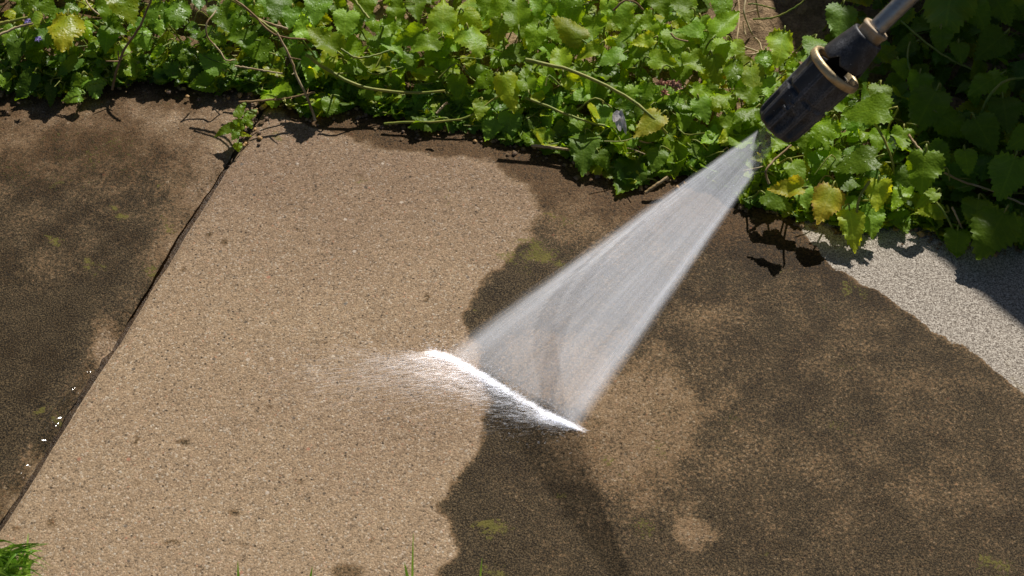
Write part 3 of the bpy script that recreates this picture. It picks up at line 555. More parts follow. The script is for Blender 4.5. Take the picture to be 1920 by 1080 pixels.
 (1738, 373, 52, 142, .035, .2, .72, 0, 's0', 1.0), (1746, 396, 56, 182, .02, .35, .85, 0, 's0', 1.2), (1687, 368, 50, 120, .03, 0, .8, .6, 1, .8), (1700, 340, 60, 100, .035, 0, .3, 0, 0, 1.0), (1580, 345, 56, 160, .03, .05, .35, 0, 0, .9), (1525, 215, 50, 100, .04, .05, .5, .2, 0, .9), (1585, 390, 46, 100, .02, .05, .5, 0, 1, 1.0), (1440, 345, 44, 100, .03, .3, .7, 0, 's0', 1.1), (1690, 415, 46, 60, .01, .1, .4, 0, 0, 1.0),
 # far right, in the shade
 (1861, 436, 102, 120, .035, 0, .5, .1, 7, 1.0), (1794, 456, 56, 95, .012, .1, .5, 0, 4, 1.0), (1735, 207, 96, 120, .055, .1, .42, 0, 0, .9), (1792, 232, 84, 30, .05, .1, .42, 0, 2, .8), (1890, 330, 86, 110, .05, 0, .55, .2, 7, 1.0), (1812, 303, 50, 80, .055, 0, .5, .1, 0, 1.0), (1845, 252, 78, 60, .052, 0, .45, .1, 0, 1.0), (1778, 14, 94, 100, .07, .25, .42, 0, 2, 1.0), (1858, 85, 76, 140, .06, 0, .5, .2, 0, 1.0), (1764, 75, 46, 90, .055, 0, .5, .2, 1, 1.0), (1800, 98, 40, 80, .055, 0, .5, .1, 0, 1.0), (1850, 155, 72, 150, .058, 0, .52, .2, 7, .9),
 (1885, 213, 66, 80, .055, .1, .4, 0, 0, 1.0), (1690, 130, 40, 70, .05, 0, .5, .2, 1, 1.0), (1575, 40, 66, 100, .05, .1, .4, 0, 0, 1.0), (1915, 262, 60, 150, .06, 0, .5, .1, 0, 1.0), (1720, 160, 50, 100, .05, .1, .45, 0, 3, 1.0), (1880, 20, 60, 60, .06, 0, .4, 0, 0, 1.0), (1650, 180, 46, 90, .05, .2, .5, 0, 0, 1.0), (1760, 290, 56, 45, .045, .1, .4, 0, 1, 1.0), (1680, 30, 50, 120, .05, 0, .4, 0, 0, 1.0), (1830, 400, 60, 100, .03, .05, .4, 0, 0, 1.0), (1915, 430, 50, 90, .03, 0, .45, 0, 0, 1.0), (1525, 90, 46, 100, .045, 0, .4, 0, 0, 1.0), (1835, 30, 60, 60, .06, 0, .45, .1, 0, 1.0), (1700, 85, 44, 160, .05, 0, .4, 0, 0, 1.0)]
PLANTS = [(-100, 195, 'dark wet plant at the left end with one big leaf browning at its tip'),
          (195, 325, 'wet glossy plant beside the upright bent stalk, with a yellowing narrow leaf'),
          (325, 455, 'dark green plant right of the stalk, low leaves lying on the slab edge'),
          (455, 560, 'pale leaved plant directly behind the end of the slab joint'),
          (560, 690, 'plant with one large folded leaf above the start of the arching yellow stem'),
          (690, 860, 'sunlit plant behind the arching yellow stem, one leaf reaching out over the slab'),
          (860, 1000, 'light green plant with one big yellow green hanging heart shaped leaf'),
          (1000, 1125, 'serrated light green plant crossed by the long diagonal green runner'),
          (1125, 1255, 'plant with the bright lemon yellow leaf beside the white shrivelled petal'),
          (1255, 1335, 'sunlit plant just left of the bare soil patch, behind the pink seed heads'),
          (1335, 1480, 'bright plant between the bare soil patch and the black nozzle'),
          (1480, 1660, 'plant under the nozzle with big quilted leaves and yellow red edged lower leaves'),
          (1660, 1765, 'half shaded plant at the edge of the cast shadow beside the dry pale concrete'),
          (1765, 2100, 'large leaved plant wholly in deep shade at the far right')]
def plants():
    r = random.Random(3); roots = []
    for (a, b, lab) in PLANTS:
        um = min(max((a+b)/2, 20), 1880); vm = np.interp(um, FRONT[:, 0], FRONT[:, 1]) - 70
        e = empty('leafy_plant', at(um, vm, 0.0)); tag(e, lab, 'plant', 'leafy plants along the back edge of the slabs'); roots.append(e)
    for (u, v, L, ang, z, yel, tone, wet, sh, wf) in LEAVES:
        pl = next(i for i, p in enumerate(PLANTS) if p[0] <= u < p[1]); e = roots[pl]
        lim = np.interp(u, FRONT[:, 0], FRONT[:, 1])
        if z > .02 and u < 1450: z = max(.011, z*min(1, .16+(lim-v)/165))
        if u < 640 and lim-v < 50: z = min(z, .012)
        p = SLIM[int(sh[1])] if isinstance(sh, str) else PROTO[sh]
        c = at(u, v, z); dpt = depth(c); a = math.radians(ang)
        dimg = RT*math.cos(a) - UP*math.sin(a); vw = unit(CAM-c)
        n = unit(np.array([0, 0, 1.0])*.75 + vw*.45 + np.array([r.gauss(0, .16), r.gauss(0, .16), 0]))
        k = -np.dot(dimg, n)/np.dot(vw, n); T = dimg + k*vw; ln = min(np.linalg.norm(T), 1.5)
        Lm = L/F*dpt*ln*.94
        vv, X, T, n = leaf_at(p, c, Lm, T, n, wf*1.05/ln**.5)
        if z > .018: low = vv[:, 2].min(); vv[:, 2] += max(0, .006-low)
        else: vv[:, 2] = np.maximum(vv[:, 2], .003+.002*p[3])
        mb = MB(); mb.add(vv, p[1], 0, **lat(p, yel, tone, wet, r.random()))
        b = vv[3*NR]; gz = max(0.0, z-.06)
        g = np.array([b[0]-T[0]*Lm*.35+r.gauss(0, .010), b[1]-T[1]*Lm*.3+abs(r.gauss(.014, .01)), gz])
        pts = curve([b, b-T*Lm*.18+n*Lm*.02, (b+g)/2+np.array([0, 0, .006]), g], 9); pts[:, 2] = np.maximum(pts[:, 2], .002)
        tv, tf = tube(pts, .0008, .0012, 6); mb.add(tv, tf, 1, **STALK(len(tv)))
        mb.build('leaf', [M_LEAF, M_STEM if r.random() < .7 else M_PALE], e)
plants()

# ------------------------------------------------------------------ loose stems, stalks, petals and other small things
def stem_thing(name, pts, r0, r1, mat, label, cat, group=None, k=22, hairs=0):
    P = curve([at(u, v, z) for (u, v, z) in pts], k); rs = random.Random(len(label))
    wob = np.array([[rs.gauss(0, .0002), rs.gauss(0, .0002), rs.gauss(0, .0002)] for _ in range(len(P))]); P = P+wob
    mb = MB(); mb.add(*tube(P, r0, r1, 8))
    for _ in range(hairs):
        i = rs.randrange(2, len(P)-2); d = np.array([rs.gauss(0, .006), rs.gauss(0, .006), abs(rs.gauss(0, .004))]); mb.add(*tube(np.array([P[i], P[i]+d*.6, P[i]+d]), r1*.6, r1*.3, 5))
    o = mb.build(name, mat); tag(o, label, cat, group); return o
G1 = 'long green and yellow stems lying over the leaves'; G2 = 'dry straw coloured stalks among the leaves'
stem_thing('green_runner', [(574, 102, .050), (610, 128, .042), (665, 158, .032), (720, 170, .027), (780, 174, .027), (834, 171, .030)], .0019, .0013, M_PALE, 'arching yellow green stem lying across the leaves left of centre', 'stem', G1)
stem_thing('green_runner', [(985, 112, .07), (1030, 122, .068), (1068, 131, .066), (1130, 158, .06), (1185, 188, .052), (1225, 222, .045), (1250, 250, .03)], .0021, .0014, M_PALE, 'long diagonal green runner descending toward the lemon yellow leaf', 'stem', G1)
stem_thing('green_runner', [(720, 232, .008), (760, 229, .010), (830, 228, .012), (880, 218, .016), (920, 190, .022), (945, 175, .03)], .0013, .0009, M_PALE, 'low green stem running along the slab edge beside the overhanging leaf', 'stem', G1)
stem_thing('green_runner', [(985, 183, .03), (1040, 205, .028), (1100, 228, .026), (1160, 240, .022), (1200, 246, .018)], .0015, .0011, M_PALE, 'straight green stem below the runner, behind the white petal', 'stem', G1)
stem_thing('green_runner', [(1412, 36, .045), (1450, 33, .05), (1490, 14, .06), (1520, -10, .07)], .0011, .0008, M_STEM, 'thin green stem crossing the bare soil patch', 'stem', G1)
stem_thing('green_runner', [(1838, 220, .045), (1852, 185, .06), (1885, 152, .07), (1940, 144, .07)], .0016, .0011, M_STEM, 'curved green stem arching in the shade at the right edge', 'stem', G1)
stem_thing('green_runner', [(1640, 230, .066), (1658, 262, .06), (1672, 300, .045), (1677, 325, .035)], .0014, .0011, M_PALE, 'pale upright stalk beside the large quilted leaf under the nozzle', 'stem', G1)
stem_thing('green_runner', [(1630, 340, .05), (1612, 370, .04), (1607, 395, .03), (1612, 412, .02)], .0014, .0011, M_PALE, 'pale green stalk hooking down among the lowest leaves by the dry concrete', 'stem', G1)
stem_thing('green_runner', [(1690, 40, .05), (1730, 75, .055), (1780, 110, .05), (1822, 130, .045)], .0012, .0010, M_STEM, 'thin stem slanting through the shaded plants right of the lance', 'stem', G1)
stem_thing('green_runner', [(1708, 68, .05), (1702, 110, .055), (1712, 150, .05), (1722, 173, .04)], .0011, .0009, M_STEM, 'bowed stem hanging in the shade below the lance', 'stem', G1)
stem_thing('green_runner', [(1742, 365, .03), (1768, 395, .026), (1782, 420, .018), (1790, 436, .01)], .0012, .0010, M_STEM, 'green stalk drooping onto the shaded slab corner', 'stem', G1)
stem_thing('green_runner', [(640, 92, .06), (668, 108, .055), (700, 104, .052), (732, 94, .05)], .0011, .0009, M_STEM, 'short green stem dipping under the ragged leaf left of centre', 'stem', G1)
stem_thing('dry_straw', [(286, -6, .085), (262, 50, .062), (232, 95, .040), (218, 135, .020), (210, 168, .003)], .0011, .0014, M_BROWN, 'tall bent brown stalk standing at the slab edge, casting a long thin shadow', 'stalk', G2, hairs=5)
stem_thing('dry_straw', [(520, 62, .075), (545, 110, .055), (557, 145, .04), (575, 180, .025), (592, 226, .004)], .0011, .0013, M_STRAW, 'long straw stalk leaning out onto the slab right of the joint', 'stalk', G2, hairs=3)
stem_thing('dry_straw', [(420, -8, .09), (455, 12, .085), (490, 40, .078), (520, 62, .072)], .0014, .0012, M_PALE, 'yellow bundle stalk entering from the top above the joint', 'stalk', G2)
stem_thing('dry_straw', [(430, -8, .092), (470, 22, .085), (505, 58, .075), (535, 70, .066), (576, 74, .06)], .0010, .0009, M_BROWN, 'orange brown curved stalk beside the yellow bundle at the top', 'stalk', G2)
stem_thing('dry_straw', [(470, 28, .074), (500, 42, .072), (540, 54, .066)], .0014, .0011, M_STRAW, 'thick pale straw lying across the yellow bundle', 'stalk', G2)
stem_thing('dry_straw', [(405, 20, .07), (388, 45, .066), (390, 70, .055), (412, 95, .045), (424, 113, .04), (440, 112, .035)], .0009, .0008, M_STRAW, 'thin hooked straw curl over the dark wet leaves', 'stalk', G2)
stem_thing('dry_straw', [(440, 123, .03), (480, 130, .028), (530, 138, .028)], .0010, .0008, M_STRAW, 'short straw lying level above the pale leaf at the joint', 'stalk', G2)
stem_thing('dry_straw', [(-10, 46, .06), (20, 40, .062), (52, 32, .064)], .0020, .0014, M_PALE, 'broad pale blade of straw at the left edge, topmost', 'stalk', G2)
stem_thing('dry_straw', [(-10, 70, .058), (30, 52, .06), (62, 44, .062)], .0014, .0011, M_STRAW, 'straw stalk just below the broad pale blade at the left edge', 'stalk', G2)
stem_thing('dry_straw', [(158, -5, .08), (170, 14, .075), (186, 28, .07)], .0009, .0008, M_STRAW, 'small curved straw at the top, right of the browning leaf', 'stalk', G2)
stem_thing('dry_straw', [(996, 273, .012), (1030, 276, .011), (1070, 281, .010)], .0016, .0013, M_STRAW, 'short thick straw lying at the slab edge near centre', 'stalk', G2)
stem_thing('dry_straw', [(1252, 332, .016), (1232, 346, .012), (1210, 362, .006)], .0015, .0018, M_STRAW, 'broken straw stub poking onto the slab beside the spray', 'stalk', G2)
stem_thing('dry_straw', [(818, 213, .025), (830, 200, .03), (838, 192, .034)], .0012, .0010, M_STRAW, 'tiny upright straw right of the leaf overhanging the slab', 'stalk', G2)
stem_thing('dry_straw', [(448, 192, .010), (500, 188, .012), (540, 184, .014), (590, 172, .022)], .0012, .0010, M_BROWN, 'thin brown runner crossing the top end of the joint', 'stalk', G2, hairs=4)
stem_thing('dry_straw', [(1442, 345, .03), (1436, 322, .04), (1450, 302, .045), (1484, 272, .05)], .0012, .0010, M_STRAW, 'looped white stalk in the gap between spray and yellow leaf', 'stalk', G2)
stem_thing('dry_straw', [(1703, 252, .058), (1716, 270, .056), (1730, 286, .054)], .0014, .0012, M_STRAW, 'short straw leaning on the half shaded leaf', 'stalk', G2)
stem_thing('dry_straw', [(1770, 324, .04), (1810, 342, .038), (1850, 354, .034), (1925, 385, .026)], .0011, .0010, M_STRAW, 'long grey straw stretching through the deep shade', 'stalk', G2)
stem_thing('dry_straw', [(1785, 388, .03), (1800, 420, .02), (1818, 458, .005)], .0010, .0010, M_STRAW, 'straw hanging over the shaded slab beside the large round leaf', 'stalk', G2)
stem_thing('dry_straw', [(1150, 20, .075), (1170, 2, .085), (1190, 4, .08), (1206, 18, .07)], .0012, .0010, M_BROWN, 'small arched brown stalk at the top right of centre', 'stalk', G2)
stem_thing('dry_straw', [(660, -6, .07), (676, 14, .068), (692, 35, .064)], .0014, .0012, M_PALE, 'pale stalk slanting down behind the round wet leaf', 'stalk', G2)
stem_thing('dry_straw', [(1258, 62, .06), (1264, 70, .058), (1276, 75, .056), (1290, 77, .054)], .0010, .0009, M_BROWN, 'curved reddish stalk left of the bare soil patch', 'stalk', G2)
# pale roots on the bare soil
GR = 'pale dry roots hanging over the bare soil patch'
for pts, lab in [([(1383, -5, .03), (1386, 30, .03), (1382, 70, .03), (1378, 108, .025)], 'longest straight pale root over the bare soil patch'), ([(1398, -5, .04), (1395, 22, .035), (1402, 45, .025), (1412, 66, .018)], 'bent pale root in the middle of the bare soil patch'), ([(1372, 20, .03), (1380, 6, .035), (1384, -8, .04)], 'short pale root at the top left of the bare soil patch'), ([(1416, -5, .04), (1420, 15, .03), (1424, 34, .02)], 'thin root at the top right of the bare soil patch'), ([(1376, 100, .014), (1400, 103, .013), (1428, 98, .013)], 'level pale root along the lower rim of the bare soil patch'), ([(1396, 88, .014), (1412, 94, .013), (1426, 98, .013)], 'short slanting root low on the bare soil patch'), ([(1394, 40, .02), (1396, 56, .016), (1398, 66, .014)], 'stub of root hooked beside the bent one on the bare soil'), ([(1414, 70, .014), (1424, 80, .014), (1429, 95, .013)], 'crooked root at the right of the bare soil patch')]:
    stem_thing('dry_root', pts, .0012, .0009, M_STRAW, lab, 'root', GR, 12)
# white petal, pink seed heads, purple flowers
M_WHITE = mat_stem('white_petal', (.72, .68, .66), (.60, .52, .54), .3); M_PINK = mat_stem('pink_seed_head', (.36, .15, .10), (.50, .30, .22), .2, .8); M_PURP = mat_stem('purple_petal', (.20, .15, .42), (.34, .28, .62), .35)
def flap(c, L, wd, T, n, curl):
    T = unit(T); n = unit(np.asarray(n)-T*np.dot(n, T)); X = np.cross(T, n); v = []
    for i in range(7):
        s = i/6; w = wd*math.sin(math.pi*min(.97, s*.85+.12))**.8
        for j in range(5):
            q = (j-2)/2; v.append(np.asarray(c)+T*L*s+X*w*q+n*(curl*L*s*s+.3*w*q*q+.0008*math.sin(9*s+4*q)))
    return np.array(v), grid_faces(7, 5)
mb = MB(); c = at(1160, 208, .05)
mb.add(*flap(c, .020, .0045, -UP*.9+RT*.05, (0, -.5, .8), .1)); mb.add(*flap(c+np.array([.002, 0, .001]), .024, .0022, -UP*.95+RT*.22, (0, -.5, .8), -.1)); mb.add(*flap(c, .012, .004, -UP*.7-RT*.3, (0, -.5, .8), .2))
tag(mb.build('withered_flower', M_WHITE), 'shrivelled white petal hanging left of the lemon yellow leaf', 'petal')
mb = MB(); rs = random.Random(2)
for (u, v) in [(1240, 158), (1250, 156), (1260, 160), (1268, 158), (1274, 165), (1244, 175)]:
    c = at(u, v, .056)
    for k in range(9):
        d = unit((rs.gauss(0, 1), rs.gauss(0, 1), rs.gauss(.5, .7))); mb.add(*flap(c, rs.uniform(.004, .006), .0013, d, (rs.gauss(0, 1), rs.gauss(0, 1), 1), .4))
    mb.add(*tube(curve([c, c+np.array([.002, .006, -.015]), at(1262, 178, .03)], 6), .0004, None, 5))
tag(mb.build('seed_head', M_PINK), 'cluster of faded pink brown seed heads in the sunlit leaves', 'seed head')
for (u, v, z, lab) in [(52, 40, .062, 'purple bell flower at the left, above the other one'), (72, 73, .055, 'small purple flower below the topmost one at the left')]:
    mb = MB(); c = at(u, v, z)
    for k in range(5):
        a = k*2*math.pi/5; mb.add(*flap(c, .0040, .0014, (math.cos(a), math.sin(a)-.3, .3), (0, -.3, 1), -.3))
    tag(mb.build('flower', M_PURP), lab, 'flower', 'small purple flowers among the leaves')
# terracotta pot glimpsed at the top
M_POT = mat_plain('terracotta', (.33, .11, .06), .8, .2)
v, f = lathe([(.020, 0), (.026, .045), (.026, .046), (.030, .046), (.031, .060), (.027, .060), (.025, .02), (.001, .02)], 32)
tag(mesh_obj('plant_pot', v+at(630, -8, 0)+np.array([0, .02, .002]), f, M_POT), 'small reddish terracotta pot glimpsed between leaves at the top', 'pot')
# grit and crumbs washed along the edge
def crumbs():
    mb = MB(); r = random.Random(8); A = np.array
    ico = A([(0, 0, 1), (.9, 0, .2), (.28, .86, .15), (-.7, .5, .2), (-.7, -.5, .1), (.28, -.86, .2), (0, 0, -1)]); fc = A([(0, 1, 2, 2), (0, 2, 3, 3), (0, 3, 4, 4), (0, 4, 5, 5), (0, 5, 1, 1)])
    fq = A([(0, 1, 2, 3), (0, 3, 4, 5), (0, 5, 1, 1)])
    q = A([(-1, -1, 0), (1, -1, 0), (1, 1, 0), (-1, 1, 0), (-.7, -.7, 1), (.7, -.6, .9), (.6, .7, 1.1), (-.6, .6, .8)]); qf = A([(0, 1, 5, 4), (1, 2, 6, 5), (2, 3, 7, 6), (3, 0, 4, 7), (4, 5, 6, 7)])
    for i in range(620):
        u = r.uniform(-50, 1960); lim = np.interp(u, FRONT[:, 0], FRONT[:, 1]); v = lim + r.gauss(4, 12)
        if i > 560: u = r.gauss(478, 12)-r.uniform(0, 12); v = 205+r.gauss(20, 26)
        c = at(u, v, .001); s = abs(r.gauss(.0008, .0007))+.0005
        k = q*A([r.uniform(.7, 1.3), r.uniform(.7, 1.3), r.uniform(.6, 1)])*s; a = r.uniform(0, 6.28); k = np.stack([k[:, 0]*math.cos(a)-k[:, 1]*math.sin(a), k[:, 0]*math.sin(a)+k[:, 1]*math.cos(a), k[:, 2]], 1)
        mb.add(c+k, qf, r.choice([0, 0, 0, 1, 1, 2]))
    o = mb.build('grit', [M_SOIL, mat_plain('brown_grit', (.16, .10, .06)), mat_plain('ochre_grit', (.42, .25, .10), .5)])
    tag(o, 'loose grit and soil crumbs along the back edge of the slabs', 'grit', kind='stuff')
crumbs()
M_OCHRE = mat_plain('ochre_stone', (.50, .28, .10), .5, .4, (.38, .22, .09))
for (u, v, s, lab) in [(461, 268, .0028, 'orange pebble low in the joint below the weed'), (478, 241, .0018, 'small orange pebble beside the weed in the joint'), (428, 182, .0022, 'orange pebble on the slab above the weed'), (470, 176, .0042, 'largest orange clump at the top of the joint'), (450, 178, .0034, 'orange clump left of the largest one at the joint'), (497, 197, .0030, 'elongated orange clump right of the joint top')]:
    bm = bmesh.new(); bmesh.ops.create_icosphere(bm, subdivisions=3, radius=1)
    c = at(u, v, 0); P = np.array([w.co[:] for w in bm.verts]); P *= (1+.45*(vnoise(P[:, 0]+u, P[:, 1]+P[:, 2]*1.7, 1.6, 2, 3)-.5))[:, None]; P *= np.array([s*.8, s*1.1, s*.75])
    fs = [[w.index for w in fa.verts] for fa in bm.faces]; bm.free()
    tag(mesh_obj('pebble', P+c+np.array([0, 0, s*.5-.002]), fs, M_OCHRE), lab, 'pebble', 'orange pebbles around the top of the joint')
# weed in the joint
def weed():
    e = empty('weed', at(457, 246, -.006)); tag(e, 'small green weed with narrow leaves rooted in the joint', 'weed'); r = random.Random(4); root = at(458, 244, -.006)
    for (u, v, L, ang, z, yel, tone, sh, wf) in [(452, 204, 36, -62, .022, 0, .45, 's0', .9), (424, 243, 44, 158, .012, 0, .3, 's1', 1.0), (446, 229, 20, 200, .016, .1, .6, 0, 1.0), (472, 212, 24, -40, .016, 0, .5, 0, .9), (468, 232, 16, 60, .014, .05, .6, 2, 1.0), (440, 254, 18, 120, .01, 0, .45, 0, 1.0), (446, 275, 16, 80, .006, .05, .75, 2, 1.2), (456, 252, 28, 10, .008, .35, .6, 's0', .7), (462, 220, 22, -80, .018, 0, .4, 's0', 1.0), (448, 240, 20, 150, .02, 0, .5, 3, 1.0)]:
        p = SLIM[int(sh[1])] if isinstance(sh, str) else PROTO[sh]; c = at(u, v, z); a = math.radians(ang); d = RT*math.cos(a)-UP*math.sin(a); vw = unit(CAM-c)
        n = unit(np.array([0, 0, .7])+vw*.5+np.array([r.gauss(0, .2), r.gauss(0, .2), 0])); T = d-vw*np.dot(d, n)/np.dot(vw, n); Lm = L/F*depth(c)*min(1.4, np.linalg.norm(T))
        vv, X, T, n = leaf_at(p, c, Lm, T, n, wf); vv[:, 2] = np.maximum(vv[:, 2], .001)
        mb = MB(); mb.add(vv, p[1], 0, **lat(p, yel, tone, .5, r.random())); b = vv[3*NR]
        tv, tf = tube(curve([b, (b+root)/2+np.array([0, 0, .004]), root], 7), .0006, .0008, 5); mb.add(tv, tf, 1, **STALK(len(tv)))
        mb.build('leaf', [M_LEAF, M_STEM], e)
weed()
# grass
def blade(mb, root, tip, w, sag, k=9):
    root = np.asarray(root); tip = np.asarray(tip); d = tip-root; sd_ = unit(np.cross(d, (0.2, -.6, .5))); v = []
    for i in range(k):
        s = i/(k-1); p = root+d*s+np.array([0, 0, sag*4*s*(1-s)]); ww = w*(1-s**2.2)*.5+.00012
        v += [p-sd_*ww+np.array([0, 0, ww*.5]), p, p+sd_*ww+np.array([0, 0, ww*.5])]
    mb.add(np.array(v), grid_faces(k, 3))
mb = MB(); rs = random.Random(6)
for i in range(120):
    ro = at(rs.gauss(-10, 40), rs.gauss(1105, 26), -.01); a = rs.uniform(-.6, 1.5)
    tp = at(rs.uniform(-60, 92), rs.uniform(1018, 1110), rs.uniform(.004, .03)); blade(mb, ro, tp, rs.uniform(.0018, .0040), rs.uniform(.008, .03))
for pts in [((60, 1100), (98, 1080), .03), ((10, 1080), (96, 1062), .03), ((-20, 1040), (34, 1024), .014), ((0, 1100), (92, 1090), .028), ((52, 1090), (53, 1000), .002)]:
    blade(mb, at(*pts[0], 0), at(*pts[1], .01), .0028, pts[2], 12)
tag(mb.build('grass_tuft', M_GRASS), 'bright green grass tuft flopping over the slab corner at the lower left', 'grass')
for (u, v, u2, z, w, lab) in [(446, 1052, 452, .05, .0026, 'short grass blade at the bottom edge, leftmost of the five'), (586, 1062, 578, .045, .0030, 'stubby leaning grass blade between the leftmost blade and the tallest'), (775, 1000, 773, .10, .0018, 'tallest thin upright grass blade at the bottom edge'), (758, 1054, 774, .05, .0034, 'short broad grass blade leaning against the tallest one'), (904, 1046, 897, .055, .0020, 'thin pale grass blade at the bottom, rightmost, over dark algae')]:
    mb = MB(); blade(mb, at(u2, 1135, .0), at(u, v, z), w, .004)
    tag(mb.build('grass_sprig', M_GRASS), lab, 'grass blade', 'grass blades rising along the bottom edge')
mb = MB()
for i in range(500):
    a = rs.uniform(-.6, .9); b = -.64-abs(rs.gauss(0, .05)); x, y = uv2w(a, b); blade(mb, (x, y, -.02), (x+rs.gauss(0, .02), y+rs.gauss(-.01, .015), rs.uniform(.01, .035)), .0026, .006, 6)
tag(mb.build('grass', M_GRASS), 'green grass growing along the front edge of the slabs', 'grass', kind='stuff')

# ------------------------------------------------------------------ pressure washer lance
OUT = CAM + ray(1452, 240)*1.07
AX = unit(RT*.70*.872 + UP*.72*.872 - FW*.49)
lx = unit(np.cross(AX, np.cross(-FW, AX))); ly = np.cross(AX, lx)      # lx: the side of the lance that faces the camera
def LW(v): v = np.asarray(v); return OUT + v[:, :1]*lx + v[:, 1:2]*ly + v[:, 2:3]*AX
def make_lance():
    e = empty('pressure_washer_lance', OUT); tag(e, 'black and brass pressure washer lance nozzle on a steel tube', 'washer lance'); mm = .001
    def part(name, prof, mat, n=96, facet=None, parent=e):
        v, f = lathe([(r*mm, z*mm) for r, z in prof], n, facet); th_ = np.arctan2(v[:, 1], v[:, 0])
        a_ = np.abs(((th_+.25) % (2*math.pi/10))-math.pi/10)/(math.pi/10)  # pale lines painted along ridges, for edge light the sky does not give
        return mesh_obj(name, LW(v), f, mat, parent, attrs=dict(ridge_light=np.exp(-((a_-.84)/.07)**2)) if name == 'nozzle_sleeve' else None)
    # lower sleeve: ten broad flats with ridges between and finger slots near the mouth
    def fac(t, z):
        a = ((t+.25) % (2*math.pi/10))-math.pi/10
        k = .895+.095*min(1, abs(a)/(math.pi/10)*1.05)**2.0
        if abs(a) > math.pi/10*.90: k -= .035
        if .004 < z < .024 and abs(a) < .17: k -= .20*min(1, (z-.004)/.004, (.024-z)/.004)      # scooped slots
        if .0335 < z < .0362: k -= .10*(abs(((t+.2) % (math.pi*2/5))-math.pi/5) < .50)
        return k
    zz = [(19.2, 6), (19.5, 9)] + [(19.5+.033*(z-9)*1.0, z) for z in np.arange(10, 60, 1.3)]
    sl = part('nozzle_sleeve', [(5.2, 8), (5.2, .6), (11, 0), (15.6, .3), (17.4, 1.6), (18.6, 3.6)] + zz + [(21.1, 60), (20.5, 61.0), (17, 61.4), (15.2, 61.2), (15.2, 40), (3, 40)], M_PLASTIC, 160, fac)
    part('outlet', [(5.0, 6), (5.0, 2), (1.6, 4.0), (.6, 9)], M_DARK, 32, None, sl)
    # raised mark on the sleeve: two small bars
    mk = MB()
    for (zc, w, h) in [(22, 5.4, 2.6), (28, 4.6, 2.4)]:
        v = []; 
        for (dz, rr) in ((-h/2, 19.0), (-h/2+.5, 20.3), (h/2-.5, 20.5), (h/2, 19.2)):
            for j in range(7):
                th = -.30+(j-3)/3*w/20/2; v.append((rr*mm*math.cos(th), rr*mm*math.sin(th), (zc+dz+(.5 if j in (0, 6) else 0))*mm))
        mk.add(LW(np.array(v)), grid_faces(4, 7))
    mk.build('raised_mark', M_PLASTIC, sl)
    # brass ring with a worn rim and dark bore
    def dent(t, z): return 1+.006*math.sin(5*t+1)+.004*math.sin(13*t)
    part('brass_ring', [(20.6, 59.6), (21.8, 60.2), (22.2, 61.6), (22.1, 64.2), (21.5, 65.6), (20.4, 66.2), (19.0, 66.0), (18.0, 65.0), (17.2, 62.0), (17.0, 57)], M_BRASS, 96, dent)
    part('bore', [(17.2, 58.5), (16.6, 54), (16, 50.5), (8.5, 50)], M_DARK, 48)
    part('inner_pipe', [(8.6, 50), (8.6, 92)], M_DARK, 40)
    # upper collar: cone with a notched, castellated lower rim
    def wall(r, t): return r
    n = 160; rows = []; v = []
    def low(t):
        a = (t+.62) % (2*math.pi/4); return 70.5 + 5.5*max(0, 1-abs(a-.3)/.3) + 1.4*math.sin(2*t+.6)
    a_ = np.linspace(0, 2*math.pi, n, endpoint=False)
    for s in [0, .04, .12, .25, .4, .55, .7, .85, .94, .98, 1.0]:
        for t in a_:
            z0 = low(t); z = z0+(97.2-z0)*s; r = 17.2-4.5*((max(z, 70)-70)/27)**1.2 + (-.5 if s == 0 else 0) + (-.5 if s == 1 else 0); v.append((r*math.cos(t), r*math.sin(t), z))
    for (r, z) in [(11.6, 97.4), (10.2, 97.0), (10.0, 90)]:
        for t in a_: v.append((r*math.cos(t), r*math.sin(t), z))
    for t in a_: v.append((14.6*math.cos(t), 14.6*math.sin(t), low(t)))               # inner lip of the rim
    for t in a_: v.append((13.8*math.cos(t), 13.8*math.sin(t), 88))
    v = np.array(v)*mm; f = []
    def band(i, j): return [(i*n+k, i*n+(k+1) % n, j*n+(k+1) % n, j*n+k) for k in range(n)]
    for i in range(13): f += band(i, i+1)
    f += band(14, 0); f += band(15, 14)
    mesh_obj('collar', LW(v), np.array(f), M_PLASTIC, e)
    part('coupling', [(9.6, 88), (9.7, 101.6), (10.3, 102.2), (10.7, 103.4), (10.6, 104.8), (9.9, 105.4), (7.4, 105.4), (7.0, 104.2), (6.6, 100)], mat_plain('tan_coupling', (.40, .27, .14), .5, .4, (.52, .43, .32), 90), 64)
    part('lance_tube', [(6.6, 94), (6.6, 160), (6.6, 260), (6.6, 420), (6.6, 640), (6.4, 641), (.5, 641)], M_STEEL, 48)
    return e
make_lance()

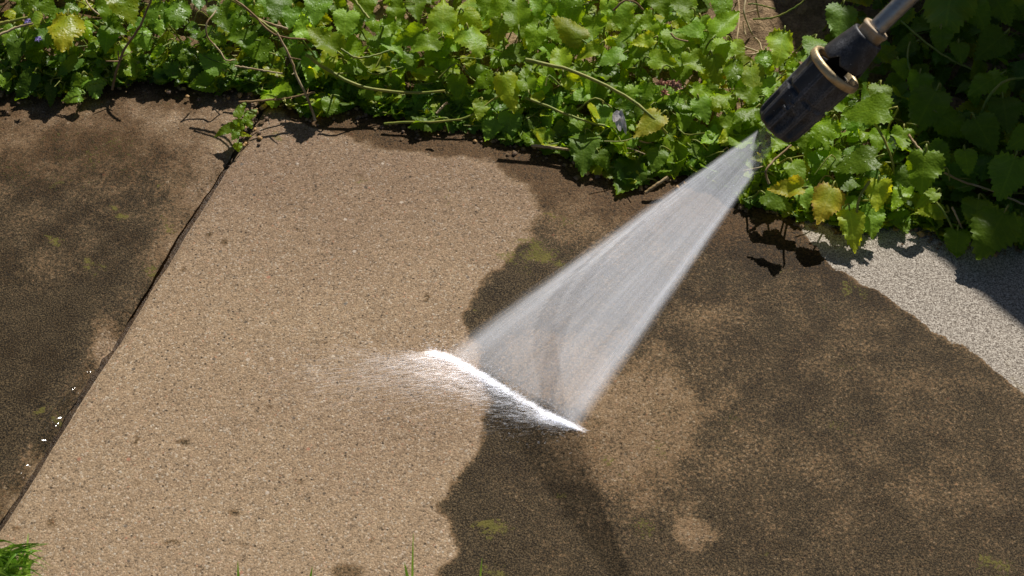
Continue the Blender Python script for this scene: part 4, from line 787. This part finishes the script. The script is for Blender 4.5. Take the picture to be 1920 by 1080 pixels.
# ------------------------------------------------------------------ water: flat fan jet, splash
GA, GB = at(832, 660), at(1086, 806); GM = (GA+GB)/2
def make_spray():
    e = empty('water_jet', GM); tag(e, 'flat white fan of pressurised water hitting the slab and splashing left', 'water jet')
    cd = unit(GM-OUT); L = np.linalg.norm(GM-OUT); X = GB-GA; X = unit(X-cd*np.dot(X, cd)); Yv = np.cross(cd, X); D0 = .040
    apex = OUT - cd*D0 + cd*.002
    def tanof(p): q = p-apex; return np.dot(q, X)/np.dot(q, cd)
    ta, tb = tanof(GA), tanof(GB); tm = (ta+tb)/2; hw = (tb-ta)/2
    def hit(t, ty): d = cd+X*t+Yv*ty; s = (0.0005-apex[2])/d[2]; return apex+d*s
    loc = lambda P: np.stack([(P-apex)@X, (P-apex)@Yv, (P-apex)@cd], 1)
    # the jet itself: two nested lens-shaped bodies of mist, streaks follow the fan
    t = NT('water_spray_mist'); q = t.attr('q'); k = t.attr('k'); aq = t.math('ABSOLUTE', q); ed = t.attr('off')
    vec = t.n('CombineXYZ', {0: t.math('MULTIPLY', q, 3.0), 1: t.math('MULTIPLY', k, 1.5), 2: t.math('ADD', ed, 3.0)})
    vec2 = t.n('CombineXYZ', {0: t.math('MULTIPLY', q, 15.0), 1: t.math('MULTIPLY', k, 3.2), 2: t.math('ADD', ed, 9.0)})
    vec3 = t.n('CombineXYZ', {0: t.math('MULTIPLY', q, 60.0), 1: t.math('MULTIPLY', k, 9.0), 2: t.math('ADD', ed, 2.0)})
    st = t.math('ADD', t.map(t.noise(vec, 1.0, 2, .5), .3, .7, .66, 1.26, False), t.math('ADD', t.map(t.noise(vec2, 1.0, 3, .55), .3, .7, -.24, .24, False), t.map(t.noise(vec3, 1.0, 2, .5), .3, .7, -.06, .06, False)))
    edge = t.map(aq, .76, 1.0, 1, 0); boost = t.math('ADD', .82, t.math('MULTIPLY', t.map(aq, .60, .90), .50))
    zf = t.ramp(k, [(0, .42), (.10, .68), (.30, .92), (.55, .92), (.74, .86), (.90, .72), (1.0, .48)])
    al = t.math('MULTIPLY', t.math('MULTIPLY', st, edge), t.math('MULTIPLY', t.math('MULTIPLY', boost, zf), .175), clamp=True)
    sc0 = t.n('AddShader', {0: t.n('BsdfDiffuse', {0: W(.70, .73, .80)}), 1: t.n('BsdfTranslucent', {0: W(.70, .73, .80)})})
    m_f = t.done(t.n('MixShader', {0: al, 1: t.n('BsdfTransparent', {0: W(1, 1, 1)}), 2: sc0}))
    NQ, NK = 49, 36; V = []; FQ = []; FK = []; FO = []; FF = []
    for sh_, (sc_q, t0, t1) in enumerate([(1.06, .0022, .0065), (1.0, .0011, .0032)]):
        for side in (-1, 1):
            n0 = len(V)
            for i in range(NQ):
                qq = -1+2*i/(NQ-1); tt = tm+hw*qq*sc_q; h = hit(tt, 0); d = unit(h-apex); s1 = np.linalg.norm(h-apex); s0 = D0/np.dot(d, cd)*.97
                for j in range(NK):
                    kk = j/(NK-1); p = apex+d*(s0+(s1-s0)*kk); zl = np.dot(p-apex, cd)
                    p = p+Yv*side*(t0+t1*(zl-D0)/L)*math.sqrt(max(0, 1-qq*qq)); p[2] = max(p[2], .0007)
                    V.append(p); FQ.append(qq); FK.append(kk); FO.append(sh_*20+side*5.0)
            g = grid_faces(NQ, NK)+n0; FF.append(g if side > 0 else g[:, ::-1])
    fo = mesh_obj('spray_fan', np.array(V), np.concatenate(FF), m_f, e, attrs=dict(q=FQ, k=FK, off=FO))
    fo.data.normals_split_custom_set_from_vertices([(0.0, 0.0, 1.0)]*len(V))   # drops scatter all ways: shade the mist as level, not as a sheet
    # droplets as fine slivers: along the fan and thrown out of the impact line
    t = NT('water_droplets'); sc_ = t.n('AddShader', {0: t.n('BsdfDiffuse', {0: W(.95, .96, 1.0)}), 1: t.n('BsdfTranslucent', {0: W(.95, .96, 1.0)})})
    m_d = t.done(t.n('MixShader', {0: .05, 1: t.n('BsdfTransparent', {0: W(1, 1, 1)}), 2: sc_}))              # most light goes on forwards through a drop
    t = NT('splash_droplets'); sc_ = t.n('AddShader', {0: t.n('BsdfDiffuse', {0: W(.95, .96, 1.0)}), 1: t.n('BsdfTranslucent', {0: W(.95, .96, 1.0)})})
    m_s = t.done(t.n('MixShader', {0: .115, 1: t.n('BsdfTransparent', {0: W(1, 1, 1)}), 2: sc_}))
    r = random.Random(12)
    def sliver(mb, p, d, ln, w):
        d = unit(d); s1 = unit(np.cross(d, (.3, .5, .8))); s2 = np.cross(d, s1); a = p-d*ln/2; b = p+d*ln/2
        v = np.array([a+s1*w*.15, a+s2*w*.15, a-s1*w*.15-s2*w*.1, p+s1*w, p-.5*s1*w+.87*s2*w, p-.5*s1*w-.87*s2*w, b+s1*w*.1, b+s2*w*.1, b-s1*w*.1-s2*w*.1])
        f = np.array([(0, 1, 4, 3), (1, 2, 5, 4), (2, 0, 3, 5), (3, 4, 7, 6), (4, 5, 8, 7), (5, 3, 6, 8)]); mb.add(v, f)
    mb = MB()
    prof = lambda q: .35+.95*float(vnoise(np.array([q*2.2+9]), np.array([0.5]), 1.6, 31, 3)[0]) + .55*math.exp(-((abs(q)-.90)/.10)**2) - .25*math.exp(-(q/.25)**2)
    pq = [max(.05, prof(-1.1+2.2*k/400)) for k in range(401)]; i = 0
    while i < 3000:
        q = r.uniform(-1.08, 1.08)
        if r.random()*1.7 > pq[int((q+1.1)/2.2*400)]*min(1, (1.08-abs(q))/.10+.15): continue
        k = r.random()**.75*.93+.055
        if k > .62 and r.random() < (k-.62)*1.9: continue
        i += 1
        h = hit(tm+hw*q, r.gauss(0, .014)); d = h-apex; k = D0/(L+D0)*.98+(1-D0/(L+D0))*k
        sliver(mb, apex+d*k, d, r.uniform(.012, .040), r.uniform(.00006, .00013))
    mb.build('droplets', m_d, e)
    mb = MB(); LN = GB-GA; th = unit(np.array([-.985, -.06, 0]))
    lnn = unit(LN)
    line = np.array([at(*p) for p in [(800, 662), (850, 676), (905, 708), (957, 740), (1008, 770), (1050, 791), (1082, 806)]]); ls = np.linspace(0, 1, len(line))
    for i in range(19000):
        s = r.uniform(-.0, 1.0)**1.05; base = np.array([np.interp(s, ls, line[:, k]) for k in range(3)])
        a = .16-.40*s+r.gauss(0, .15); d = np.array([th[0]*math.cos(a)-th[1]*math.sin(a), th[0]*math.sin(a)+th[1]*math.cos(a), 0])
        rag = float(vnoise(np.array([s*13.0]), np.array([.3]), 1.0, 5, 3)[0]); core = r.random() < .24
        if core: far = -.0035+abs(r.gauss(.002, .0024+.0052*rag*math.sin(math.pi*min(1, max(0, s)))))
        else: far = r.expovariate(1/((.030-.014*s)*(.5+rag)+.006*math.exp(-(s/.12)**2)+.012*math.sin(math.pi*min(1, s*1.2))))*(1 if r.random() < .8 else 1.9)
        far = min(far, .15-.05*s)
        if r.random() > rag*1.7-.30+.25*core: continue
        hgt = abs(r.gauss(0, .0024))+.0006+.06*far*r.random()
        p = base + d*far + lnn*r.gauss(0, .003) + np.array([0, 0, hgt]); d = d+np.array([0, 0, r.gauss(.04, .10)-far*.8])
        if core: d = d+lnn*r.gauss(0, .7)+np.array([0, 0, r.gauss(0, .3)]); p = p-d*.001
        sliver(mb, p, d, r.uniform(.003, .010)*(1+far*12), r.uniform(.00008, .00022)*(1.1-min(.6, far*5))*(1 if core else .75))
    for i in range(900):                                              # single drops flung clear of the foam
        s = r.random(); base = np.array([np.interp(s, ls, line[:, k]) for k in range(3)]); f_ = r.expovariate(1/.022)
        p = base+th*(f_-.006)+np.array([r.gauss(0, .006), r.gauss(0, .010), abs(r.gauss(.004, .008))+.0006]); sliver(mb, p, th+np.array([0, r.gauss(0, .4), r.gauss(0, .5)]), r.uniform(.0008, .003), r.uniform(.0002, .00045))
    mb.build('splash', m_s, e)
make_spray()
